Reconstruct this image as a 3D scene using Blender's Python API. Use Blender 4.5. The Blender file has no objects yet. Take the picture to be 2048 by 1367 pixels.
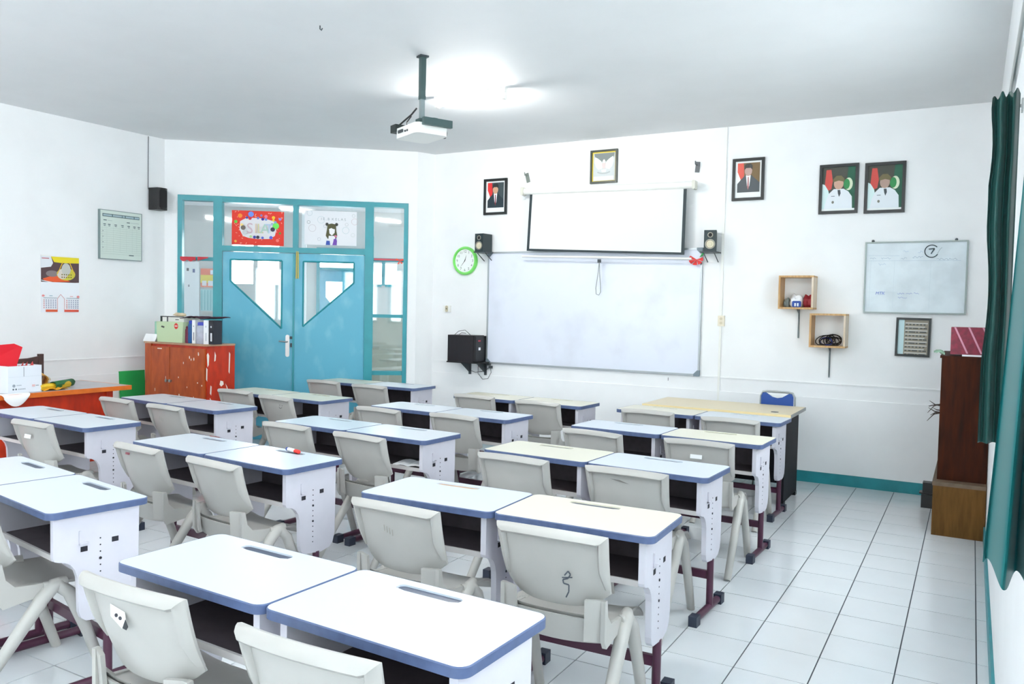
import bpy, bmesh, math, random
from mathutils import Vector, Matrix
random.seed(7)
scene = bpy.context.scene
COL = scene.collection
PI = math.pi

# ------------------------------------------------------------------ camera, world, exposure
def make_camera():
    yaw, pit, rol = math.radians(-29.70435), math.radians(2.35299), math.radians(-1.14863)
    f = Vector((math.sin(yaw) * math.cos(pit), math.cos(yaw) * math.cos(pit), -math.sin(pit)))
    r = Vector((math.cos(yaw), -math.sin(yaw), 0))
    d = f.cross(r)
    r2 = math.cos(rol) * r + math.sin(rol) * d
    d2 = -math.sin(rol) * r + math.cos(rol) * d
    cam = bpy.data.cameras.new('camera')
    o = bpy.data.objects.new('camera', cam)
    COL.objects.link(o)
    m = Matrix.Identity(4)
    for i in range(3):
        m[i][0] = r2[i]; m[i][1] = -d2[i]; m[i][2] = -f[i]
    m[0][3], m[1][3], m[2][3] = 1.12906, -3.41052, 1.50378
    o.matrix_world = m
    cam.sensor_width = 36.0
    cam.lens = 1611.5166 / 2048 * 36.0
    cam.clip_start = 0.02
    scene.camera = o
make_camera()
world = bpy.data.worlds.new('world')
scene.world = world
world.use_nodes = True
bg = world.node_tree.nodes['Background']
bg.inputs['Color'].default_value = (0.985, 0.99, 1.0, 1)
bg.inputs['Strength'].default_value = 7.4
TUBE_POWER = 190.0
ADDED_TUBE_POWER = 125.0
vs = scene.view_settings
vs.view_transform = 'Standard'
vs.look = 'None'
vs.gamma = 1.0
vs.use_curve_mapping = False
vs.exposure = 0.80
scene.cycles.max_bounces = 10
scene.cycles.diffuse_bounces = 7
scene.cycles.transparent_max_bounces = 16
scene.cycles.sample_clamp_indirect = 6.0

# ------------------------------------------------------------------ room numbers
YW, H, XR, XL, YB = 4.196, 3.245, 1.257, -6.467, -5.6
AX, AY, ANG = -6.4331, 2.3265, math.radians(38.568)      # corner of the diagonal door wall
DU = (math.cos(ANG), math.sin(ANG)); DN = (math.sin(ANG), -math.cos(ANG))
def dpt(u, v=0.0, z=0.0):                                # v>0 into the room
    return Vector((AX + u * DU[0] + v * DN[0], AY + u * DU[1] + v * DN[1], z))

# ------------------------------------------------------------------ materials
MATS = {}
def lin(c):
    c = c / 255.0
    return c / 12.92 if c <= 0.04045 else ((c + 0.055) / 1.055) ** 2.4
def mat(name, rgb, rough=0.5, noise=0.0, scale=8.0, metal=0.0, coat=0.0, bump=0.0, spec=0.5, rgb2=None, stretch=None, det=6.0, lo=0.4, hi=0.65):
    if name in MATS: return MATS[name]
    m = bpy.data.materials.new(name); m.use_nodes = True
    nt = m.node_tree; b = nt.nodes['Principled BSDF']
    c = tuple(lin(v) for v in rgb) + (1,)
    b.inputs['Base Color'].default_value = c
    b.inputs['Roughness'].default_value = rough
    b.inputs['Metallic'].default_value = metal
    b.inputs['Coat Weight'].default_value = coat
    b.inputs['Specular IOR Level'].default_value = spec
    if noise or rgb2 or bump:
        tc = nt.nodes.new('ShaderNodeTexCoord')
        n = nt.nodes.new('ShaderNodeTexNoise'); n.inputs['Scale'].default_value = scale; n.inputs['Detail'].default_value = det
        if stretch:
            mp = nt.nodes.new('ShaderNodeMapping'); mp.inputs['Scale'].default_value = stretch
            nt.links.new(tc.outputs['Object'], mp.inputs['Vector']); nt.links.new(mp.outputs['Vector'], n.inputs['Vector'])
        else:
            nt.links.new(tc.outputs['Object'], n.inputs['Vector'])
        if noise or rgb2:
            cr = nt.nodes.new('ShaderNodeValToRGB')
            c2 = tuple(lin(v) for v in rgb2) + (1,) if rgb2 else tuple(max(0, v * (1 - noise)) for v in c[:3]) + (1,)
            cr.color_ramp.elements[0].position = lo; cr.color_ramp.elements[1].position = hi
            cr.color_ramp.elements[0].color = c; cr.color_ramp.elements[1].color = c2
            nt.links.new(n.outputs['Fac'], cr.inputs['Fac']); nt.links.new(cr.outputs['Color'], b.inputs['Base Color'])
        if bump:
            bp = nt.nodes.new('ShaderNodeBump'); bp.inputs['Strength'].default_value = bump; bp.inputs['Distance'].default_value = 0.002
            nt.links.new(n.outputs['Fac'], bp.inputs['Height']); nt.links.new(bp.outputs['Normal'], b.inputs['Normal'])
    MATS[name] = m
    return m
def pcol(r, g, b, rough=0.55):
    return mat('print_%d_%d_%d' % (r, g, b), (r, g, b), rough)
def glass_mat(name='window_glass', gl=0.10, tint=(0.93, 0.97, 0.98)):
    if name in MATS: return MATS[name]
    m = bpy.data.materials.new(name); m.use_nodes = True; nt = m.node_tree
    for n in list(nt.nodes):
        if n.type == 'BSDF_PRINCIPLED': nt.nodes.remove(n)
    out = [n for n in nt.nodes if n.type == 'OUTPUT_MATERIAL'][0]
    t = nt.nodes.new('ShaderNodeBsdfTransparent'); t.inputs['Color'].default_value = tint + (1,)
    g = nt.nodes.new('ShaderNodeBsdfGlossy'); g.inputs['Roughness'].default_value = 0.03
    mx = nt.nodes.new('ShaderNodeMixShader'); mx.inputs['Fac'].default_value = gl
    nt.links.new(t.outputs[0], mx.inputs[1]); nt.links.new(g.outputs[0], mx.inputs[2]); nt.links.new(mx.outputs[0], out.inputs['Surface'])
    MATS[name] = m
    return m
def emit_mat(name, rgb, power):
    if name in MATS: return MATS[name]
    m = bpy.data.materials.new(name); m.use_nodes = True; b = m.node_tree.nodes['Principled BSDF']
    b.inputs['Base Color'].default_value = (0.9, 0.9, 0.9, 1)
    b.inputs['Emission Color'].default_value = rgb + (1,); b.inputs['Emission Strength'].default_value = power
    MATS[name] = m
    return m
def cloth_mat(name, rgb, rough=0.45, tr=0.3, sheen=0.3):
    m = bpy.data.materials.new(name); m.use_nodes = True; nt = m.node_tree; b = nt.nodes['Principled BSDF']
    c = tuple(lin(v) for v in rgb) + (1,)
    b.inputs['Base Color'].default_value = c; b.inputs['Roughness'].default_value = rough; b.inputs['Sheen Weight'].default_value = sheen
    out = [n for n in nt.nodes if n.type == 'OUTPUT_MATERIAL'][0]
    t = nt.nodes.new('ShaderNodeBsdfTranslucent'); t.inputs['Color'].default_value = c
    mx = nt.nodes.new('ShaderNodeMixShader'); mx.inputs['Fac'].default_value = tr
    nt.links.new(b.outputs[0], mx.inputs[1]); nt.links.new(t.outputs[0], mx.inputs[2]); nt.links.new(mx.outputs[0], out.inputs['Surface'])
    return m
M_WALL = mat('wall_paint', (243, 244, 245), 0.6, noise=0.03, scale=3, bump=0.15)
M_CEIL = mat('ceiling_paint', (226, 227, 228), 0.7, noise=0.03, scale=2)
M_TILE = mat('floor_tile', (222, 226, 230), 0.14, noise=0.05, scale=2.2, coat=0.2)
M_GROUT = mat('grout', (74, 80, 88), 0.8)
M_TEALB = mat('teal_skirting', (32, 138, 148), 0.4, noise=0.2, scale=6)
M_TEALF = mat('teal_frame_paint', (46, 152, 164), 0.35, noise=0.12, scale=5)
M_TEALD = mat('teal_door_paint', (90, 174, 200), 0.35, scale=4.5, rgb2=(122, 192, 210), lo=0.52, hi=0.72, stretch=(1, 1, 0.6))
M_TOPW = mat('desk_white_laminate', (200, 208, 217), 0.28)
M_TOPC = mat('desk_cream_laminate', (216, 212, 192), 0.28)
M_BAND = mat('desk_edge_blue', (82, 98, 136), 0.4, noise=0.15, scale=30)
M_PANEL = mat('desk_side_plastic', (208, 206, 216), 0.4, noise=0.04, scale=12)
M_SHADEIN = mat('desk_tray_shade', (74, 66, 72), 0.6, noise=0.2, scale=20)  # colour darkened to give the shade inside the desk
M_LIP = mat('desk_tray_lip', (196, 192, 192), 0.45)
M_PURPLE = mat('desk_purple_metal', (74, 34, 58), 0.35)
M_CAP = mat('dark_rubber', (40, 48, 66), 0.5)
M_HOLE = mat('hole_shade', (34, 34, 44), 0.8)
M_TRAY = mat('pen_groove', (58, 68, 92), 0.35, noise=0.2, scale=40)
M_TRAYB = mat('pen_groove_brown', (190, 150, 118), 0.45, noise=0.2, scale=40)
M_CHAIR = mat('chair_plastic', (180, 178, 174), 0.36, noise=0.05, scale=5, bump=0.05)
M_BLACK = mat('black_plastic', (18, 19, 22), 0.4)
M_BLACKW = mat('black_frame_wood', (14, 20, 22), 0.35)
M_ALU = mat('aluminium', (176, 182, 186), 0.35, metal=0.8)
M_STEEL = mat('steel', (168, 172, 172), 0.3, metal=0.9)
M_DGREY = mat('dark_grey_metal', (66, 74, 78), 0.45, metal=0.3)
M_WHITEP = mat('white_plastic', (238, 238, 234), 0.4)
M_PAPER = mat('white_paper', (243, 244, 246), 0.7)
M_BOARD = mat('whiteboard_face', (226, 231, 244), 0.22, scale=2.2, rgb2=(214, 218, 230), lo=0.5, hi=0.75, det=9)
M_BOARD2 = mat('small_whiteboard_face', (220, 230, 236), 0.3, scale=5, rgb2=(206, 216, 222))
M_ORANGE = mat('orange_varnished_wood', (184, 82, 30), 0.4, scale=9, rgb2=(148, 58, 20), stretch=(2, 2, 0.7), lo=0.35, hi=0.75)
M_ORANGE2 = mat('red_orange_varnished_wood', (204, 52, 16), 0.4, scale=9, rgb2=(166, 40, 14), stretch=(2, 2, 0.7), lo=0.35, hi=0.75)
M_OEDGE = mat('orange_edge', (222, 112, 34), 0.35, noise=0.15, scale=12)
M_GREYTOP = mat('worn_grey_top', (186, 182, 186), 0.45, noise=0.1, scale=10)
M_BROWN = mat('dark_brown_wood', (70, 30, 12), 0.6, spec=0.12, scale=6, rgb2=(40, 18, 9), stretch=(6, 6, 0.8), lo=0.3, hi=0.7)
M_OLIVE = mat('olive_brown_wood', (112, 78, 38), 0.6, spec=0.15, scale=6, rgb2=(86, 60, 28), stretch=(6, 6, 0.8), lo=0.3, hi=0.7)
M_PINE = mat('pine_board', (206, 168, 116), 0.5, scale=7, rgb2=(184, 142, 92), stretch=(8, 8, 1))
M_PINEL = mat('pale_pine_board', (222, 206, 186), 0.5, scale=7, rgb2=(206, 186, 160), stretch=(8, 8, 1))
M_DKWOOD = mat('old_dark_wood', (74, 50, 46), 0.45, noise=0.3, scale=14)
M_CHIP = mat('bare_chipped_paint', (240, 232, 222), 0.7)

# ------------------------------------------------------------------ mesh helpers
def bm_box(bm, x0, x1, y0, y1, z0, z1, M=None, mi=0):
    vs_ = [bm.verts.new((x, y, z)) for x in (x0, x1) for y in (y0, y1) for z in (z0, z1)]
    for f in ((0, 1, 3, 2), (4, 6, 7, 5), (0, 4, 5, 1), (2, 3, 7, 6), (0, 2, 6, 4), (1, 5, 7, 3)):
        fc = bm.faces.new([vs_[i] for i in f]); fc.material_index = mi
    if M is not None: bmesh.ops.transform(bm, matrix=M, verts=vs_)
    return vs_
def bm_prism(bm, pts, a0, a1, axis='y', mi=0, cap=True):
    """extrude 2D polygon pts along axis; pts=(x,z) for y, (y,z) for x, (x,y) for z"""
    def P(p, a):
        return (p[0], a, p[1]) if axis == 'y' else ((a, p[0], p[1]) if axis == 'x' else (p[0], p[1], a))
    A = [bm.verts.new(P(p, a0)) for p in pts]; B = [bm.verts.new(P(p, a1)) for p in pts]
    n = len(pts)
    for i in range(n):
        f = bm.faces.new((A[i], A[(i + 1) % n], B[(i + 1) % n], B[i])); f.material_index = mi
    if cap:
        f = bm.faces.new(A[::-1]); f.material_index = mi
        f = bm.faces.new(B); f.material_index = mi
    return A + B
def bm_tube(bm, path, r, seg=8, caps=True, ry=1.0):
    path = [Vector(p) for p in path]; n = len(path)
    rs = r if isinstance(r, (list, tuple)) else [r] * n
    rings = []
    up = None
    for i in range(n):
        t = (path[min(i + 1, n - 1)] - path[max(i - 1, 0)]).normalized()
        if up is None:
            up = Vector((0, 0, 1)) if abs(t.z) < 0.9 else Vector((1, 0, 0))
        a = t.cross(up)
        if a.length < 1e-5: a = t.cross(Vector((0, 1, 0.1)))
        a.normalize(); b = a.cross(t).normalized(); up = b
        rings.append([bm.verts.new(path[i] + rs[i] * (math.cos(2 * PI * k / seg) * a + ry * math.sin(2 * PI * k / seg) * b)) for k in range(seg)])
    for i in range(n - 1):
        for k in range(seg):
            bm.faces.new((rings[i][k], rings[i][(k + 1) % seg], rings[i + 1][(k + 1) % seg], rings[i + 1][k]))
    if caps:
        bm.faces.new(rings[0][::-1]); bm.faces.new(rings[-1])
def bm_lathe(bm, prof, seg=16, M=None):
    rings = []
    vs_ = []
    for r, z in prof:
        ring = [bm.verts.new((r * math.cos(2 * PI * k / seg), r * math.sin(2 * PI * k / seg), z)) for k in range(seg)]
        rings.append(ring); vs_ += ring
    for i in range(len(prof) - 1):
        for k in range(seg):
            bm.faces.new((rings[i][k], rings[i][(k + 1) % seg], rings[i + 1][(k + 1) % seg], rings[i + 1][k]))
    bm.faces.new(rings[0][::-1]); bm.faces.new(rings[-1])
    if M is not None: bmesh.ops.transform(bm, matrix=M, verts=vs_)
def bm_sheet(bm, fn, nu, nv, off, mi=0):
    """closed shell: fn(s,t) in [0,1]^2, doubled by offset vector/func"""
    A = [[Vector(fn(i / nu, j / nv)) for j in range(nv + 1)] for i in range(nu + 1)]
    offf = off if callable(off) else (lambda s, t: off)
    F = [[bm.verts.new(A[i][j]) for j in range(nv + 1)] for i in range(nu + 1)]
    B = [[bm.verts.new(A[i][j] + Vector(offf(i / nu, j / nv))) for j in range(nv + 1)] for i in range(nu + 1)]
    for i in range(nu):
        for j in range(nv):
            bm.faces.new((F[i][j], F[i + 1][j], F[i + 1][j + 1], F[i][j + 1])).material_index = mi
            bm.faces.new((B[i][j], B[i][j + 1], B[i + 1][j + 1], B[i + 1][j])).material_index = mi
    for i in range(nu):
        bm.faces.new((F[i][0], B[i][0], B[i + 1][0], F[i + 1][0]))
        bm.faces.new((F[i][nv], F[i + 1][nv], B[i + 1][nv], B[i][nv]))
    for j in range(nv):
        bm.faces.new((F[0][j], F[0][j + 1], B[0][j + 1], B[0][j]))
        bm.faces.new((F[nu][j], B[nu][j], B[nu][j + 1], F[nu][j + 1]))
def rrect(w, h, r, seg=5, cx=0, cy=0):
    pts = []
    for (sx, sy, a0) in ((1, 1, 0), (-1, 1, 90), (-1, -1, 180), (1, -1, 270)):
        for k in range(seg + 1):
            a = math.radians(a0 + 90 * k / seg)
            pts.append((cx + sx * (w / 2 - r) + r * math.cos(a), cy + sy * (h / 2 - r) + r * math.sin(a)))
    return pts
def to_mesh(name, bm, mats, bevel=0.0, smooth=None):
    if bevel:
        es = [e for e in bm.edges if len(e.link_faces) == 2 and e.calc_face_angle(0) > 0.6]
        bmesh.ops.bevel(bm, geom=es, offset=bevel, segments=2, affect='EDGES', profile=0.6, clamp_overlap=True)
    bmesh.ops.recalc_face_normals(bm, faces=bm.faces)
    me = bpy.data.meshes.new(name); bm.to_mesh(me); bm.free()
    for m in (mats if isinstance(mats, (list, tuple)) else [mats]): me.materials.append(m)
    if smooth is not None:
        for p in me.polygons: p.use_smooth = True
        me.set_sharp_from_angle(angle=math.radians(smooth))
    return me
def obj(name, bm, mats, parent=None, loc=(0, 0, 0), rot=(0, 0, 0), bevel=0.0, smooth=None, kind=None, label=None):
    me = bm if isinstance(bm, bpy.types.Mesh) else to_mesh(name, bm, mats, bevel, smooth)
    o = bpy.data.objects.new(name, me); COL.objects.link(o)
    o.parent = parent; o.location = loc; o.rotation_euler = rot
    if kind: o['kind'] = kind
    if label: o['label'] = label
    return o
def B(): return bmesh.new()
def box(name, x0, x1, y0, y1, z0, z1, m, parent=None, bevel=0.0, **k):
    bm = B(); bm_box(bm, x0, x1, y0, y1, z0, z1)
    return obj(name, bm, m, parent, bevel=bevel, **k)
def tag(o, label, cat, group=None):
    o['label'] = label; o['category'] = cat
    if group: o['group'] = group
    return o
def thing(name, label, cat, loc=(0, 0, 0), rz=0.0, group=None):
    o = bpy.data.objects.new(name, None); COL.objects.link(o)
    o.empty_display_size = 0.1; o.location = loc; o.rotation_euler = (0, 0, rz)
    return tag(o, label, cat, group)
def struct(o):
    o['kind'] = 'structure'; return o
def sroot(name, loc=(0, 0, 0), rz=0.0):
    o = bpy.data.objects.new(name, None); COL.objects.link(o); o.location = loc; o.rotation_euler = (0, 0, rz)
    return struct(o)
def copy_tree(o, parent=None):
    c = o.copy(); COL.objects.link(c); c.parent = parent
    for ch in list(o.children): copy_tree(ch, c)
    return c
# ---- flat print: layered polygons in local x (right), z (up), facing -y
class Print:
    def __init__(self, step=0.0005): self.bm = B(); self.mats = []; self.k = 0; self.step = step
    def mi(self, rgb, rough=0.5):
        m = rgb if not isinstance(rgb, tuple) else pcol(*rgb, rough)
        if m not in self.mats: self.mats.append(m)
        return self.mats.index(m)
    def poly(self, pts, rgb, same=False):
        if not same: self.k += 1
        f = self.bm.faces.new([self.bm.verts.new((p[0], -self.k * self.step, p[1])) for p in pts]); f.material_index = self.mi(rgb)
    def rect(self, x0, x1, z0, z1, rgb, same=False): self.poly([(x0, z0), (x1, z0), (x1, z1), (x0, z1)], rgb, same)
    def ell(self, cx, cz, rx, rz, rgb, n=18, same=False):
        self.poly([(cx + rx * math.cos(2 * PI * i / n), cz + rz * math.sin(2 * PI * i / n)) for i in range(n)], rgb, same)
    def ring(self, cx, cz, r, w, rgb, a0=0, a1=360, n=24, same=False):
        if not same: self.k += 1
        y = -self.k * self.step; mi = self.mi(rgb)
        P_ = []
        for i in range(n + 1):
            a = math.radians(a0 + (a1 - a0) * i / n)
            P_.append((self.bm.verts.new((cx + r * math.cos(a), y, cz + r * math.sin(a))), self.bm.verts.new((cx + (r - w) * math.cos(a), y, cz + (r - w) * math.sin(a)))))
        for i in range(n):
            self.bm.faces.new((P_[i][0], P_[i + 1][0], P_[i + 1][1], P_[i][1])).material_index = mi
    def line(self, pts, w, rgb, same=False):
        for a, b in zip(pts[:-1], pts[1:]):
            dx, dz = b[0] - a[0], b[1] - a[1]; l = math.hypot(dx, dz) or 1
            nx, nz = -dz / l * w / 2, dx / l * w / 2
            self.poly([(a[0] + nx, a[1] + nz), (b[0] + nx, b[1] + nz), (b[0] - nx, b[1] - nz), (a[0] - nx, a[1] - nz)], rgb, same or a is not pts[0])
    def text(self, body, cx, cz, size, rgb, shear=0.0):
        self.k += 1
        cu = bpy.data.curves.new('t', 'FONT'); cu.body = body; cu.size = size; cu.align_x = 'CENTER'; cu.align_y = 'CENTER'; cu.shear = shear; cu.resolution_u = 3
        o = bpy.data.objects.new('t', cu); COL.objects.link(o)
        dg = bpy.context.evaluated_depsgraph_get()
        me = bpy.data.meshes.new_from_object(o.evaluated_get(dg))
        mi = self.mi(rgb); y = -self.k * self.step
        vs_ = [self.bm.verts.new((cx + v.co.x, y, cz + v.co.y)) for v in me.vertices]
        for p in me.polygons:
            try: self.bm.faces.new([vs_[i] for i in p.vertices]).material_index = mi
            except ValueError: pass
        bpy.data.objects.remove(o); bpy.data.curves.remove(cu); bpy.data.meshes.remove(me)
    def make(self, name, parent, loc=(0, 0, 0), label=None):
        me = bpy.data.meshes.new(name)
        for f in self.bm.faces:
            f.normal_update()
            if f.normal.y > 0: f.normal_flip()
        self.bm.to_mesh(me); self.bm.free()
        for m in self.mats: me.materials.append(m)
        return obj(name, me, None, parent, loc=loc, label=label)
def frame_ring(bm, w, h, bw, d, y0=0.0):
    """picture frame border, facing -y, back at y0"""
    o = [(-w / 2, -h / 2), (w / 2, -h / 2), (w / 2, h / 2), (-w / 2, h / 2)]
    i = [(-w / 2 + bw, -h / 2 + bw), (w / 2 - bw, -h / 2 + bw), (w / 2 - bw, h / 2 - bw), (-w / 2 + bw, h / 2 - bw)]
    V = lambda p, y: bm.verts.new((p[0], y, p[1]))
    Of = [V(p, y0 - d) for p in o]; Ob = [V(p, y0) for p in o]; If = [V(p, y0 - d) for p in i]; Ib = [V(p, y0) for p in i]
    for k in range(4):
        n = (k + 1) % 4
        bm.faces.new((Of[k], Of[n], If[n], If[k])); bm.faces.new((Ob[k], Ib[k], Ib[n], Ob[n]))
        bm.faces.new((Of[k], Ob[k], Ob[n], Of[n])); bm.faces.new((If[k], If[n], Ib[n], Ib[k]))

# ================================================================== SETTING
# ---- floor
floor = struct(box('floor', XL - 0.1, XR + 0.1, YB, YW, -0.12, -0.004, M_GROUT))
def tile_mesh(w, d):
    bm = B(); g = 0.0028
    bm_box(bm, g, w - g, g, d - g, -0.004, 0.0)
    return to_mesh('tile', bm, M_TILE)
TM = tile_mesh(0.3, 0.3); TMR = tile_mesh(XR - 1.2, 0.3)
stuff_bm = B(); ntile = 0
for i in range(-22, 5):
    for j in range(-19, 14):
        x, y = i * 0.3, j * 0.3
        if i >= -7 and -6 <= j <= 13:
            o = bpy.data.objects.new('tile', TMR if i == 4 else TM); COL.objects.link(o); o.parent = floor; o.location = (x, y, 0); ntile += 1
        else:
            x1 = XR if i == 4 else x + 0.3
            # past the diagonal wall the classroom floor stops
            if (x + 0.15 - AX) * DN[0] + (y + 0.15 - AY) * DN[1] < -0.25: continue
            bm_box(stuff_bm, max(x, XL) + 0.0022, x1 - 0.0022, y + 0.0022, y + 0.2978, -0.004, 0.0)
obj('tile_field', stuff_bm, M_TILE, floor, kind='stuff')
# ---- ceiling
struct(box('ceiling', XL - 0.15, XR + 0.15, YB, YW + 0.1, H, H + 0.12, M_CEIL))
# ---- walls
P_CORN = dpt(2.655)                     # end of door wall
XF0 = -4.27                             # left end of front wall
struct(box('wall_front', XF0, XR + 0.15, YW, YW + 0.15, -0.1, H, M_WALL))
struct(box('wall_left', XL - 0.15, XL, YB, AY - 0.005, -0.1, H, M_WALL))
ADDED_BWIN = [(-5.6, -4.4), (-0.9, 0.3)]; BZ0, BZ1 = 1.1, 2.36  # unseen back windows, added to light the front wall
bm = B(); xs = [XL - 0.15] + [v for w in ADDED_BWIN for v in w] + [XR + 0.15]
for a, b in zip(xs[0::2], xs[1::2]): bm_box(bm, a, b, YB - 0.15, YB, -0.1, H)
for a, b in ADDED_BWIN:
    bm_box(bm, a, b, YB - 0.15, YB, -0.1, BZ0); bm_box(bm, a, b, YB - 0.15, YB, BZ1, H)
struct(obj('wall_back', bm, M_WALL))
for n, (a, b) in enumerate(ADDED_BWIN):
    w = sroot('window_%d' % (n + 6), ((a + b) / 2, YB - 0.08, BZ0)); L = b - a; Hh = BZ1 - BZ0
    for (x0, x1) in ((-L / 2, -L / 2 + .05), (L / 2 - .05, L / 2), (-.025, .025)): box('window_post', x0, x1, -.03, .03, 0, Hh, M_TEALF, w)
    for (z0, z1) in ((0, .05), (Hh - .05, Hh)):
        for (x0, x1) in ((-L / 2 + .05, -.025), (.025, L / 2 - .05)): box('window_rail', x0, x1, -.03, .03, z0, z1, M_TEALF, w)
    for (x0, x1) in ((-L / 2 + .05, -.025), (.025, L / 2 - .05)): box('pane', x0, x1, -.003, .003, .05, Hh - .05, glass_mat(), w)
bm = B()                                # short return between the door wall and the front wall
bm_prism(bm, [(P_CORN.x, P_CORN.y), (XF0, YW), (XF0, YW + 0.15), (P_CORN.x - 0.15, P_CORN.y + 0.15)], -0.1, H, 'z')
struct(obj('wall_return', bm, M_WALL))
bm = B()                                # diagonal wall with the door opening (local: x along wall, -y into room)
bm_box(bm, -0.20, 0.09, 0, 0.13, -0.1, H); bm_box(bm, 2.562, 2.66, 0, 0.13, -0.1, H); bm_box(bm, 0.09, 2.562, 0, 0.13, 2.665, H)
struct(obj('wall_diagonal', bm, M_WALL, loc=(AX, AY, 0), rot=(0, 0, ANG)))
ADDED_WIN = [(1.0, 2.35), (-1.75, -0.75), (-3.6, -2.6), (-5.4, -3.95)]   # unseen window openings added in the right wall for brightness (y range)
WZ0, WZ1 = 1.12, 2.36
bm = B()
ys = [YB] + [v for w in sorted(ADDED_WIN) for v in w] + [YW]
for a, b in zip(ys[0::2], ys[1::2]): bm_box(bm, XR, XR + 0.15, a, b, -0.1, H)
for a, b in ADDED_WIN:
    bm_box(bm, XR, XR + 0.15, a, b, -0.1, WZ0); bm_box(bm, XR, XR + 0.15, a, b, WZ1, H)
struct(obj('wall_right', bm, M_WALL))
for n, (a, b) in enumerate(ADDED_WIN):
    w = sroot('window_%d' % (n + 1), (XR + 0.08, (a + b) / 2, WZ0))
    L = b - a; Hh = WZ1 - WZ0
    for (y0, y1, z0, z1) in ((-L / 2, -L / 2 + .05, 0, Hh), (L / 2 - .05, L / 2, 0, Hh), (-.025, .025, 0.05, Hh - .05)):
        box('window_post', -.03, .03, y0, y1, z0, z1, M_TEALF, w)
    for (z0, z1) in ((0, .05), (Hh - .05, Hh)): box('window_rail', -.03, .03, -L / 2 + .05, L / 2 - .05, z0, z1, M_TEALF, w)
    for (y0, y1) in ((-L / 2 + .05, -.025), (.025, L / 2 - .05)): box('pane', -.003, .003, y0, y1, .05, Hh - .05, glass_mat(), w)
# skirting and the two fine ledges round the walls
struct(box('baseboard_front', XF0, XR, YW - 0.012, YW, 0, 0.10, M_TEALB))
struct(box('baseboard_right', XR - 0.012, XR, YB, YW - 0.012, 0, 0.10, M_TEALB))
struct(box('baseboard_left', XL, XL + 0.012, YB, AY - 0.05, 0, 0.10, M_TEALB))
struct(box('trim_1', XF0 + .02, XR, YW - 0.012, YW, 0.0 + 0.10, 0.765, M_WALL))
struct(box('trim_2', XF0 + .02, XR, YW - 0.009, YW, 0.890, 0.902, M_WALL))
struct(box('trim_3', XL, XL + 0.012, YB, AY - 0.05, 0.10, 0.765, M_WALL))
struct(box('trim_4', XL, XL + 0.009, YB, AY - 0.05, 0.920, 0.932, M_WALL))

# ---- the teal double door in the diagonal wall: local x=u, -y into the room
door = sroot('door_1', (AX, AY, 0), ANG)
def dbox(name, u0, u1, z0, z1, m, parent=None, y0=0.02, y1=0.09, bevel=0.006, **k):
    return box(name, u0, u1, y0, y1, z0, z1, m, parent or door, bevel=bevel, **k)
FT = 2.662
for u0, u1 in ((0.092, 0.138), (0.462, 0.556), (2.085, 2.178), (2.514, 2.560)):
    dbox('frame_post', u0, u1, 0, FT, M_TEALF, y0=-0.02 if u1 - u0 > .06 else -0.01)
dbox('frame_rail', 0.138, 0.462, 2.605, FT, M_TEALF, y0=-0.01); dbox('frame_rail', 0.556, 2.085, 2.6, FT, M_TEALF, y0=-0.015); dbox('frame_rail', 2.178, 2.514, 2.61, FT, M_TEALF, y0=-0.01)
dbox('frame_rail', 0.556, 2.085, 2.072, 2.13, M_TEALF, y0=-0.02)
dbox('frame_post', 1.300, 1.356, 2.13, 2.6, M_TEALF, y0=-0.01)
dbox('frame_rail', 0.138, 0.462, 1.962, 2.0, M_TEALF); dbox('frame_rail', 0.138, 0.462, 1.30, 1.345, M_TEALF)
for z0, z1 in ((2.005, 2.045), (1.375, 1.412), (0.725, 0.772), (0.0, 0.08)): dbox('frame_rail', 2.178, 2.514, z0, z1, M_TEALF)
dbox('lower_panel', 0.138, 0.462, 0, 1.30, M_TEALD, y0=0.035, y1=0.06, bevel=0)
G = glass_mat('door_glass', 0.07)
for u0, u1, z0, z1 in ((0.138, 0.462, 2.0, 2.605), (0.138, 0.462, 1.345, 1.962), (0.556, 1.300, 2.13, 2.6), (1.356, 2.085, 2.13, 2.6),
                       (2.178, 2.514, 2.045, 2.61), (2.178, 2.514, 1.412, 2.005), (2.178, 2.514, 0.772, 1.375), (2.178, 2.514, 0.08, 0.725)):
    dbox('pane', u0, u1, z0, z1, G, y0=0.05, y1=0.055, bevel=0)
def leaf(u0, u1, hole):
    """door leaf with a cut-off quarter glazing; hole = 4 points counter-clockwise from lower-inner"""
    bm = B(); zt = 2.066
    outer = [(u0, 0.004), (u1, 0.004), (u1, zt), (u0, zt)]
    y0, y1 = 0.0, 0.045
    def ringf(y):
        O = [bm.verts.new((p[0], y, p[1])) for p in outer]; I = [bm.verts.new((p[0], y, p[1])) for p in hole]
        for k in range(4): bm.faces.new((O[k], O[(k + 1) % 4], I[(k + 1) % 4], I[k]))
        return O, I
    O0, I0 = ringf(y0); O1, I1 = ringf(y1)
    for k in range(4):
        n = (k + 1) % 4
        bm.faces.new((O0[k], O1[k], O1[n], O0[n])); bm.faces.new((I0[k], I0[n], I1[n], I1[k]))
    o = obj('door_leaf', bm, M_TEALD, door)
    bm = B(); bm_prism(bm, hole, 0.022, 0.027, 'y'); obj('pane', bm, G, o)
    bm = B()                            # glazing bead round the pane
    for a, b in zip(hole, hole[1:] + hole[:1]):
        bm_tube(bm, [(a[0], 0.0, a[1]), (b[0], 0.0, b[1])], 0.009, 4)
    obj('glazing_bead', bm, M_TEALF, o)
    return o
lf = leaf(0.559, 1.310, [(0.640, 1.750), (1.186, 1.235), (1.186, 1.982), (0.640, 1.982)])
rl = leaf(1.318, 2.082, [(1.416, 1.262), (1.967, 1.755), (1.967, 1.982), (1.416, 1.982)])
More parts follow.
